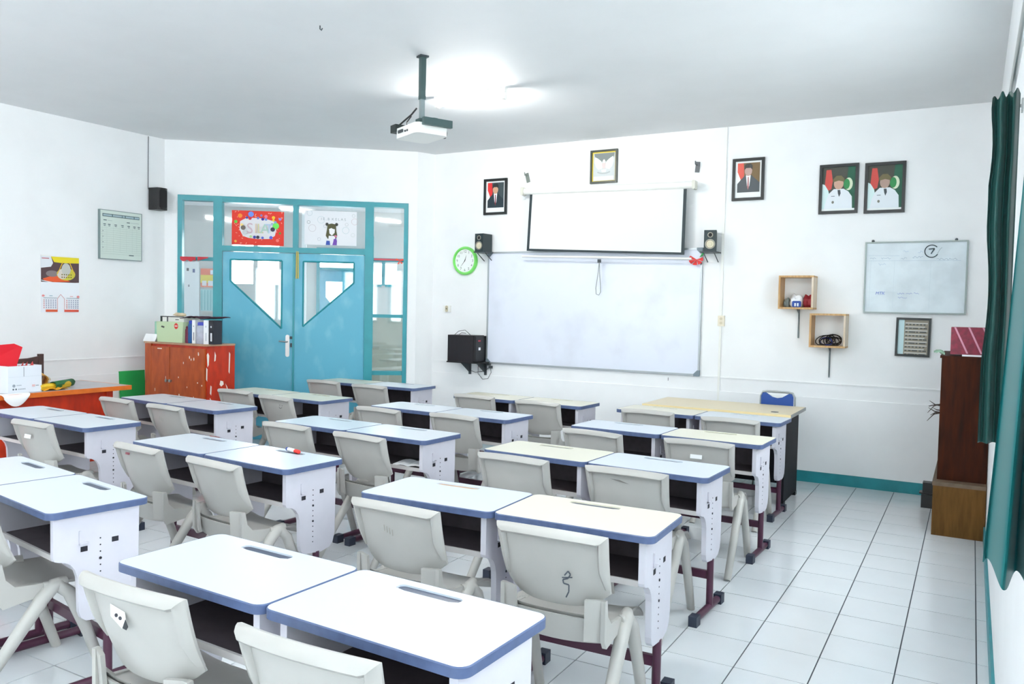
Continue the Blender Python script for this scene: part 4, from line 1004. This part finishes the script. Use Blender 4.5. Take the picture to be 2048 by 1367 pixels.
bm = B(); bm_tube(bm, [(-.07, -.006, .10), (-.07, -.006, .4), (-.068, -.006, .652)], .003, 5); obj('lead', bm, M_DGREY, t)

# ================================================================== ORANGE CABINET AND WHAT STANDS ON IT
t = thing('storage_cabinet', 'orange-red varnished wooden cabinet with chipped paint by the door', 'cabinet', (-5.745, 2.05, 0))
CW, CD, CHH = .913, .354, 1.10
box('carcass', -CW / 2, CW / 2, -CD / 2 + .018, CD / 2, .0, CHH - .018, M_ORANGE2, t, bevel=.003)
box('top_board', -CW / 2 - .008, CW / 2 + .008, -CD / 2 - .006, CD / 2, CHH - .018, CHH, mat('worn_cabinet_top', (190, 150, 120), .4, noise=.2, scale=8), t, bevel=.002)
for (x0, x1, kx) in ((-CW / 2 + .10, -.075, -.10), (-.068, CW / 2 - .015, -.045)):
    d = box('cabinet_door', x0, x1, -CD / 2, -CD / 2 + .018, .27, CHH - .045, M_ORANGE, t, bevel=.003)
    bm = B(); bm_lathe(bm, [(.008, 0), (.008, .012), (.016, .018), (.016, .026), (.008, .030)], 12, Matrix.Translation((kx, -CD / 2, .72)) @ RY); obj('knob', bm, M_STEEL, d, smooth=40)
box('side_stile', -CW / 2, -CW / 2 + .095, -CD / 2 + .002, -CD / 2 + .018, 0, CHH - .02, M_ORANGE, t, bevel=.002)
for k, (z0, z1) in enumerate(((.03, .235),)): box('kick_panel', -CW / 2 + .10, CW / 2 - .015, -CD / 2 + .004, -CD / 2 + .018, z0, z1, M_ORANGE, t, bevel=.003)
P_ = Print(.0006); rnd = random.Random(3)
for k in range(16):
    x, z, r = rnd.uniform(-.05, .42), rnd.uniform(.45, 1.02), rnd.uniform(.003, .010); P_.ell(x, z, r, r * rnd.uniform(.8, 2.2), M_CHIP, 7, k > 0)
for x0, x1, z in ((-.26, -.19, 1.03), (-.24, -.15, .475)): P_.rect(x0, x1, z, z + .010, M_CHIP, True)
for x, z0, z1 in ((-.135, .70, .76), (-.135, .52, .58), (-.30, .60, .63)): P_.rect(x, x + .007, z0, z1, M_CHIP, True)
P_.make('paint_chips', t, (0, -CD / 2 - .0003, 0))
P_ = Print(.0006)                                         # chips on the side facing the windows
for pts in ([(-.165, 1.0), (-.15, 1.02), (-.135, .99), (-.14, .90), (-.155, .88)], [(-.17, .88), (-.155, .86), (-.158, .74), (-.172, .76)], [(-.07, 1.03), (-.055, .99), (-.06, .94), (-.075, .93)], [(.105, 1.02), (.12, 1.0), (.112, .80), (.10, .82)],
            [(-.12, .70), (-.105, .69), (-.11, .60), (-.125, .62)], [(-.125, .58), (-.11, .56), (-.115, .46), (-.13, .50)], [(.0, .74), (.035, .73), (.04, .70), (.01, .68), (-.01, .70)], [(.06, .71), (.085, .67), (.10, .62), (.085, .64)], [(.095, .52), (.105, .50), (.10, .42), (.09, .44)], [(-.14, .38), (-.125, .36), (-.13, .26), (-.142, .28)]):
    P_.poly(pts, M_CHIP, True)
o = P_.make('paint_chips', t, (CW / 2 + .0008, 0, 0)); o.rotation_euler = (0, 0, R90)
CZ = CHH + .0005
def cthing(name, label, cat, x, y, rz=0.0, z=CZ, grp=None): return thing(name, label, cat, (x, y, z), rz, grp)
t = cthing('file_box', 'light green paper file box with red sticker on the orange cabinet', 'box', -5.855, 2.02)
bm = B(); bm_prism(bm, [(-.19, 0), (.19, 0), (.205, .205), (-.205, .205)], -.12, .12, 'y'); obj('box_body', bm, mat('pale_green_card', (196, 216, 176), .6), t, bevel=.003)
P_ = Print(); P_.ell(.10, .165, .030, .030, (214, 60, 50)); P_.rect(.08, .12, .16, .17, (244, 220, 214)); P_.poly([(-.13, .15), (-.08, .14), (-.075, .158), (-.12, .165)], (60, 66, 56)); P_.make('sticker', t, (0, -.1205, 0))
t = cthing('flat_box', 'flat black and white box lying on the green file box', 'box', -5.86, 2.03, .04, CZ + .206)
box('box_body', -.17, .17, -.10, .10, 0, .055, mat('box_offwhite', (226, 226, 220), .5), t, bevel=.002)
P_ = Print(); P_.rect(-.17, -.14, .0, .055, (36, 52, 50)); P_.rect(-.17, .17, .046, .055, (60, 66, 66)); P_.rect(-.075, -.055, .0, .055, (70, 70, 76)); P_.rect(.05, .10, .018, .026, (60, 60, 64)); P_.make('print', t, (0, -.1005, 0))
crumple('paper_heap', 'small heap of crumpled beige paper on the flat box', 'paper', (-5.86, 2.03, CZ + .262), .07, .05, .020, mat('beige_paper', (224, 206, 176), .7), 21, parts='paper')
t = cthing('mint_folder', 'mint green folder standing behind the white name card', 'folder', -6.13, 1.99, -.1)
box('cover', -.075, .075, -.008, .008, 0, .20, mat('mint_cover', (158, 214, 190), .5), t, bevel=.002)
t = cthing('name_card', 'white folded name card on the orange cabinet corner', 'card', -6.145, 1.91, 0)
bm = B(); bm_prism(bm, [(-.035, 0), (0, .075), (.035, 0), (.031, 0), (0, .067), (-.031, 0)], -.095, .095, 'x'); obj('card', bm, M_PAPER, t)
P_ = Print(); P_.text('1.G JANEE', 0, .034, .034, (96, 100, 106)); o = P_.make('print', t, (0, -.0205, 0)); o.rotation_euler = (-.437, 0, 0)
def bottle(label, x, body, cap, r, h, grp='bottles on the orange cabinet'):
    t = cthing('bottle', label, 'bottle', x, 1.95, 0, CZ, grp)
    bm = B(); bm_lathe(bm, [(r * .9, 0), (r, .008), (r, h * .78), (r * .9, h * .84), (r * .62, h * .86)], 16); obj('bottle_body', bm, body, t, smooth=40)
    bm = B(); bm_lathe(bm, [(r * .75, h * .85), (r * .75, h * .97), (r * .6, h)], 16); obj('bottle_cap', bm, cap, t, smooth=40)
bottle('slim maroon bottle on the orange cabinet', -5.642, pcol(120, 40, 66), pcol(110, 30, 50), .026, .165)
bottle('tall dark blue bottle on the orange cabinet', -5.585, pcol(26, 84, 140), pcol(30, 60, 170), .036, .225)
bottle('silvery bottle with blue cap on the orange cabinet', -5.435, mat('silvery_plastic', (186, 190, 206), .25, noise=.2, scale=20), pcol(70, 80, 190), .055, .212)
for lab, x0, x1, m, rgb in (('narrow white ring binder between two bottles', -5.545, -5.498, M_PAPER, (150, 150, 160)), ('white ring binder on the orange cabinet', -5.378, -5.308, mat('binder_white', (238, 240, 244), .5), (200, 206, 214)), ('black ring binder at the end of the row', -5.302, -5.235, mat('binder_black', (28, 32, 44), .5), (220, 224, 230))):
    t = cthing('ring_binder', lab, 'binder', (x0 + x1) / 2, 2.04, 0, CZ, 'ring binders on the orange cabinet')
    w = (x1 - x0) / 2; box('cover', -w, w, -.12, -.02, 0, .232, m, t, bevel=.003)
    P_ = Print(); P_.rect(-w * .3, w * .4, .03, .11, rgb); P_.ell(0, .17, w * .3, w * .3, rgb); P_.make('spine_label', t, (0, -.1205, 0))
t = cthing('dark_cloth', 'dark maroon cloth draped flat over binders and bottles', 'cloth', -5.47, 2.03, 0, CZ + .236)
bm = B(); bm_sheet(bm, lambda s, v: (-.27 + .50 * s, -.10 + .2 * v, .003 + .018 * math.sin(s * 5) ** 2 + .008 * math.sin(9 * v + 4 * s) ** 2), 14, 6, (0, 0, .006)); obj('cloth', bm, mat('maroon_cloth', (64, 26, 48), .8), t, smooth=60)
t = thing('green_panel', 'bright green board leaning between table and orange cabinet', 'board', (XL + .07, 1.90, 0), R90)
bm = B(); bm_box(bm, -.145, .145, -.006, .006, 0, .785, Matrix.Rotation(math.radians(-4), 4, 'X')); obj('board', bm, mat('bright_green_board', (40, 168, 84), .5, noise=.1, scale=5), t)

# ================================================================== TEACHER TABLE AT LEFT
TZ = .76
t = thing('wooden_table', 'orange wooden table with worn grey top along the left wall', 'table', (-5.715, 0.05, 0))
box('tabletop', -.37, .37, -1.10, 1.045, TZ - .03, TZ, M_GREYTOP, t)
box('edge_moulding', .37, .388, -1.10, 1.045, TZ - .038, TZ, M_OEDGE, t, bevel=.006); box('edge_moulding', -.37, .388, 1.045, 1.062, TZ - .038, TZ, M_OEDGE, t, bevel=.006); box('edge_moulding', -.37, .388, -1.117, -1.10, TZ - .038, TZ, M_OEDGE, t, bevel=.006)
box('front_panel', .285, .305, -1.0, .86, .12, TZ - .03, M_ORANGE2, t)
for x in (-.31, .27):
    for y in (-1.03, .86): box('leg', x, x + .06, y, y + .06, 0, TZ - .03, M_ORANGE2, t, bevel=.003)
box('end_panel', -.25, .27, .875, .893, .25, TZ - .03, M_ORANGE2, t); box('end_panel', -.25, .27, -1.02, -1.002, .25, TZ - .03, M_ORANGE2, t)
P_ = Print(); P_.poly([(.27, .52), (.30, .50), (.33, .46), (.31, .46), (.28, .49)], M_CHIP); o = P_.make('paint_chip', t, (.3055, 0, 0)); o.rotation_euler = (0, 0, R90)
t = thing('wooden_chair', 'dark old wooden chair behind the orange table', 'chair', (-6.02, .62, 0), -R90)
for x in (-.19, .19):
    bm = B(); bm_box(bm, x - .02, x + .02, -.20, -.165, 0, 1.01); obj('back_leg', bm, M_DKWOOD, t, bevel=.005); box('front_leg', x - .02, x + .02, .14, .18, 0, .43, M_DKWOOD, t, bevel=.004)
bm = B(); bm_prism(bm, [(-.17, .91), (.17, .91), (.17, .99), (.08, .975), (0, .972), (-.08, .975), (-.17, .99)], -.195, -.172, 'y'); obj('top_rail', bm, M_DKWOOD, t, bevel=.003)
box('mid_rail', -.17, .17, -.192, -.175, .80, .85, M_DKWOOD, t); box('seat', -.21, .21, -.165, .20, .43, .455, M_DKWOOD, t, bevel=.004)
t = thing('cardboard_box', 'white open carton with small printed icons on the orange table', 'box', (-5.50, .215, TZ + .0005), R90 + .05)
def carton(w, d, h):
    bm = B(); th = .004
    for a in ((-w / 2, w / 2, -d / 2, -d / 2 + th), (-w / 2, w / 2, d / 2 - th, d / 2), (-w / 2, -w / 2 + th, -d / 2 + th, d / 2 - th), (w / 2 - th, w / 2, -d / 2 + th, d / 2 - th)): bm_box(bm, *a, 0, h)
    bm_box(bm, -w / 2, w / 2, -d / 2, d / 2, 0, th); return bm
obj('carton', carton(.27, .22, .215), mat('white_card', (232, 238, 246), .6), t)
P_ = Print(); GR = (150, 160, 172)
P_.rect(-.012, -.008, .13, .205, (120, 128, 140)); P_.rect(-.13, .13, .128, .1295, (206, 214, 224), True)
P_.ell(-.09, .06, .012, .012, GR); P_.rect(-.07, -.03, .058, .066, (190, 198, 208), True)
for k in range(2): P_.ell(-.095 + .022 * k, .032, .007, .007, (90, 100, 110), 10, True)
for k in range(5): P_.rect(-.055 + .012 * k, -.048 + .012 * k, .027, .036, (150, 160, 170), True)
P_.rect(.055, .08, .045, .062, (226, 190, 190), True); P_.rect(.085, .11, .05, .056, GR, True); P_.make('print', t, (0, -.1105, 0))
t = thing('red_card', 'big bright red card sheets standing in the white carton', 'card', (-5.53, .16, TZ + .02), R90)
for k, (dx, rz_) in enumerate(((0, 0), (.02, .16))):
    bm = B(); bm_prism(bm, [(-.11, 0), (.06, 0), (.075, .20), (.118, .335), (.05, .365), (-.11, .355)], -.002 + .03 * k, .0 + .03 * k, 'y'); obj('sheet', bm, pcol(230, 18, 40), t, rot=(.1 * k, 0, rz_ * .3))
t = thing('flower_bunch', 'small red paper scraps poking out of the white carton', 'paper', (-5.50, .275, TZ + .15), R90)
bm = B()
for k in range(6): bm_sheet(bm, lambda s, v, k=k: (-.05 + .02 * k + .02 * s, .01 * math.sin(k * 2 + 3 * v), .06 * v + .03 * s * (k % 2)), 2, 2, (0, .002, 0))
obj('scraps', bm, pcol(196, 66, 66), t, kind='stuff')
def roll(label, loc, rz, r, L, rgb, rgb_in):
    t = thing('paper_roll', label, 'paper roll', loc, rz, 'coloured paper rolls on the orange table')
    bm = B(); n = 30; A_, B__ = [], []
    for k in range(n + 1):
        a = 2 * PI * 1.35 * k / n; rr = r * (1 - .18 * k / n)
        A_.append(bm.verts.new((rr * math.cos(a), -L / 2, r + rr * math.sin(a)))); B__.append(bm.verts.new((rr * math.cos(a), L / 2, r + rr * math.sin(a))))
    for k in range(n): bm.faces.new((A_[k], A_[k + 1], B__[k + 1], B__[k]))
    o = obj('rolled_sheet', bm, mat('card_%d_%d_%d' % rgb, rgb, .6), t, smooth=60)
    md = o.modifiers.new('s', 'SOLIDIFY'); md.thickness = .0015
roll('kraft orange rolled card, largest of the rolls', (-5.66, .49, TZ + .028), 1.15, .050, .36, (226, 176, 92), None)
roll('yellow rolled card in front of the orange table edge', (-5.47, .50, TZ + .001), .35, .028, .34, (230, 190, 40), None)
roll('dark green rolled card at the end of the heap', (-5.52, .60, TZ + .001), .55, .034, .30, (34, 104, 58), None)
roll('cream rolled card lying at the back of the heap', (-5.86, .66, TZ + .001), 1.0, .030, .34, (228, 214, 184), None)
t = thing('orange_sheet', 'flat sheets of orange and yellow card under the rolls', 'card', (-5.53, .49, TZ), R90)
bm = B(); bm_sheet(bm, lambda s, v: (-.12 + .20 * s, -.15 + .2 * v, .004 + .018 * math.sin(s * 6 + v * 2) ** 2), 10, 4, (0, 0, -.002)); obj('sheet', bm, pcol(238, 170, 40), t, smooth=60)
t = thing('curled_paper', 'white paper curling down over the orange table edge', 'paper', (-5.335, .10, TZ), R90)
bm = B(); bm_sheet(bm, lambda s, v: (-.11 + .24 * s - .06 * v * (s - .5), .04 - .05 * math.sin(v * 2.2) - .02, .006 - .10 * v * v * (1 - (2 * s - 1) ** 2 * .6)), 10, 6, (0, .0015, .001)); obj('sheet', bm, M_PAPER, t, smooth=60)

# ================================================================== PROJECTOR
t = thing('ceiling_projector', 'white projector hanging on a dark ceiling pole', 'projector', (-2.255, 1.19, H), math.radians(-26))
bm = B(); bm_box(bm, -.032, .032, -.032, .032, -.012, 0); obj('ceiling_plate', bm, M_DGREY, t, bevel=.003)
bm = B(); bm_box(bm, -.019, .019, -.019, .019, -.30, -.01); obj('upper_pole', bm, mat('dark_teal_grey_metal', (62, 84, 84), .45), t, bevel=.004)
bm = B(); bm_box(bm, -.015, .015, -.015, .015, -.455, -.29); obj('lower_pole', bm, mat('mid_grey_metal', (128, 140, 142), .4), t, bevel=.004)
bm = B(); bm_box(bm, -.032, .032, -.032, .032, -.47, -.435); bm_box(bm, -.20, .20, -.016, .016, -.478, -.462); obj('mount_arm', bm, MATS['dark_teal_grey_metal'], t, bevel=.003)
for s, x in ((-1, -.205), (1, .185)):
    bm = B(); bm_box(bm, x - .008, x + .02, -.09, .13, -.515, -.465); obj('side_bracket', bm, MATS['dark_teal_grey_metal'], t, bevel=.003)
bm = B(); bm_box(bm, -.215, -.135, -.135, -.05, -.515, -.462); obj('mount_clamp', bm, mat('near_black_metal', (36, 46, 46), .5), t, bevel=.004)
bm = B(); bm_prism(bm, rrect(.33, .25, .04, 5), -.565, -.495, 'z'); pb = obj('projector_body', bm, M_WHITEP, t, bevel=.008, smooth=40)
bm = B(); bm_box(bm, -.10, -.03, -.134, -.128, -.535, -.515); bm_box(bm, .0, .012, -.134, -.128, -.54, -.528); bm_box(bm, .03, .042, -.134, -.128, -.54, -.528); obj('connectors', bm, M_DGREY, pb, kind='stuff')
bm = B(); bm_lathe(bm, [(.032, 0), (.032, .02), (.025, .02), (.022, .008)], 16, Matrix.Translation((.07, .128, -.53)) @ Matrix.Rotation(-PI / 2, 4, 'X')); obj('lens', bm, M_BLACK, pb, smooth=40)
bm = B(); bm_tube(bm, [(-.02, -.03, -.36), (-.06, -.05, -.40), (-.12, -.08, -.44), (-.17, -.10, -.47), (-.19, -.11, -.50)], .006, 6); bm_tube(bm, [(-.06, -.05, -.41), (-.09, -.07, -.45), (-.07, -.08, -.47)], .004, 6); obj('cable', bm, M_BLACK, t, kind='stuff')
t = thing('ceiling_hook', 'tiny dark hook in the ceiling left of the projector pole', 'hook', (-2.477, .412, H)); bm = B(); bm_tube(bm, [(0, 0, 0), (0, 0, -.02), (.012, 0, -.03), (.02, 0, -.018)], .004, 6); obj('hook_wire', bm, M_DGREY, t)

# ================================================================== RIGHT SIDE: CABINET, CURTAINS
t = thing('tall_bookcase', 'dark brown wooden bookcase standing behind the green curtain', 'bookcase', (0, 0, 0))
bx0, bx1, by0, by1, bz = .953, XR - .004, 2.95, 3.92, 1.222
box('end_panel', bx0, bx1, by0, by0 + .02, .372, bz, M_BROWN, t, bevel=.002); box('end_panel', bx0, bx1, by1 - .02, by1, .372, bz, M_BROWN, t, bevel=.002)
box('back_board', bx1 - .012, bx1, by0 + .02, by1 - .02, .372, bz, M_BROWN, t); box('top_board', bx0 - .01, bx1, by0 - .006, by1, bz, bz + .016, M_BROWN, t)
for z in (.372, .78): box('shelf_board', bx0 + .01, bx1 - .012, by0 + .02, by1 - .02, z, z + .018, M_BROWN, t)
t = thing('low_cabinet', 'olive brown wooden box cabinet under the dark bookcase', 'cabinet', (0, 0, 0))
box('carcass', .934, XR - .004, 2.847, 3.95, .0, .345, M_OLIVE, t, bevel=.003); box('top_board', .929, XR - .004, 2.842, 3.955, .345, .371, mat('dusty_brown_top', (112, 92, 74), .6, noise=.2, scale=20), t, bevel=.003)
t = thing('batik_box', 'maroon patterned box on top of the dark bookcase', 'box', (1.115, 3.05, bz + .0165), 0)
M_MAR = mat('maroon_batik', (134, 22, 52), .5, noise=.35, scale=40)
box('box_body', -.112, .112, -.08, .14, .012, .20, M_MAR, t, bevel=.002); box('white_edge', -.04, .112, -.085, -.04, .0, .012, M_PAPER, t)
P_ = Print(.0006)
for k in range(3):
    x = -.095 + .085 * k; P_.poly([(x, .20), (x + .012, .20), (x + .092, .02), (x + .080, .02)] if x < .02 else [(x, .20), (x + .012, .20), (.112, .145), (.112, .12)], (206, 140, 160), k > 0)
P_.make('stripe_print', t, (0, -.0803, 0))
t = thing('plastic_plant', 'pale green plastic sprig lying on the bookcase edge', 'plant', (.93, 2.97, bz + .017))
for k in range(7):
    a = .5 * k; bm = B(); bm_sheet(bm, lambda s, v, a=a: (.03 - .05 * v + .01 * math.cos(a * 2), -.05 + .02 * k + .02 * math.sin(a) * v, .012 + .02 * math.sin(v * 2.6) + .012 * (s - .5)), 2, 3, (0, .0015, .001)); obj('leaf', bm, mat('dull_green_leaf', (128, 158, 136), .6), t)
t = thing('dried_plant', 'dark dried sprigs sticking out of the bookcase side', 'plant', (.955, 3.10, .80))
for k in range(9):
    rnd = random.Random(k); bm = B(); z0 = rnd.uniform(.01, .1); dx = -rnd.uniform(.04, .085); dz = rnd.uniform(-.09, .07)
    bm_tube(bm, [(.03, 0, z0), (dx * .5, rnd.uniform(-.02, .02), z0 + dz * .3), (dx, rnd.uniform(-.03, .03), z0 + dz)], [.005, .004, .0015], 5); obj('sprig', bm, mat('dark_sprig', (70, 60, 54), .7), t)
t = thing('waste_bin', 'small black lidded bin beside the low cabinet', 'bin', (.868, 3.74, 0))
bm = B(); bm_box(bm, -.04, .045, -.045, .045, 0, .105); obj('bin_body', bm, M_BLACK, t, bevel=.008)
bm = B(); bm_box(bm, -.055, .047, -.048, .048, .110, .120); bm_box(bm, -.032, .047, -.045, .045, .120, .20); obj('bin_lid', bm, M_BLACK, t, bevel=.006)
M_CURT1 = cloth_mat('dark_green_curtain', (8, 72, 68), .35, .12, .1); M_CURT2 = cloth_mat('teal_curtain', (14, 128, 130), .4, .4, .2)
def curtain(name, label, pts_fn, z0, z1, m, nu=60, nv=26):
    t = thing(name, label, 'curtain', (0, 0, 0), 0, 'window curtains')
    bm = B(); bm_sheet(bm, lambda s, v: pts_fn(s, v, z0 + (z1 - z0) * v), nu, nv, (.0015, .0015, 0)); obj('fabric', bm, m, t, smooth=70)
    return t
def far_c(s, v, z):
    xa = 1.158 + .012 * max(0, math.sin(v * 9 - 2.2)) + .006 * math.sin(17 * v) * (v > .7); xb = 1.236
    x = xa + (xb - xa) * s
    y = -.36 + .020 * math.sin(s * 2 * PI * 2.2 + .5 * math.sin(3 * v)) + .05 * s
    return (x, y, z + (.008 * math.sin(s * 23) - .03 * (1 - s)) * max(0, v - .9) * 10)
curtain('window_curtain', 'dark green curtain gathered in front of the bookcase', far_c, 1.095, 2.245, M_CURT1)
def near_c(s, v, z):
    # sweeps into the room towards its hem
    xa = 1.198 - .042 * min(1.0, max(0.0, (2.0 - z) / .86)) ** 1.2
    x = xa + (1.250 - xa) * s
    y = -2.04 + .045 * math.sin(s * 2 * PI * 2.6 + .9 + .8 * v) - .12 * s
    return (x, y, z + .008 * math.sin(s * 2 * PI * 2.6))
curtain('window_curtain', 'bright teal curtain at the right edge nearest the camera', near_c, 1.135, 2.245, M_CURT2)
t = thing('curtain_rod', 'steel curtain rod above the right wall windows', 'curtain rod', (0, 0, 0))
bm = B(); bm_tube(bm, [(1.214, -2.6, 2.262), (1.214, .05, 2.262)], .009, 10); obj('rod', bm, M_STEEL, t, smooth=50)
for y in (-2.5, .0):
    bm = B(); bm_tube(bm, [(1.214, y, 2.262), (XR, y, 2.262)], .006, 8); bm_box(bm, XR - .006, XR, y - .02, y + .02, 2.24, 2.285); obj('rod_bracket', bm, M_STEEL, t)
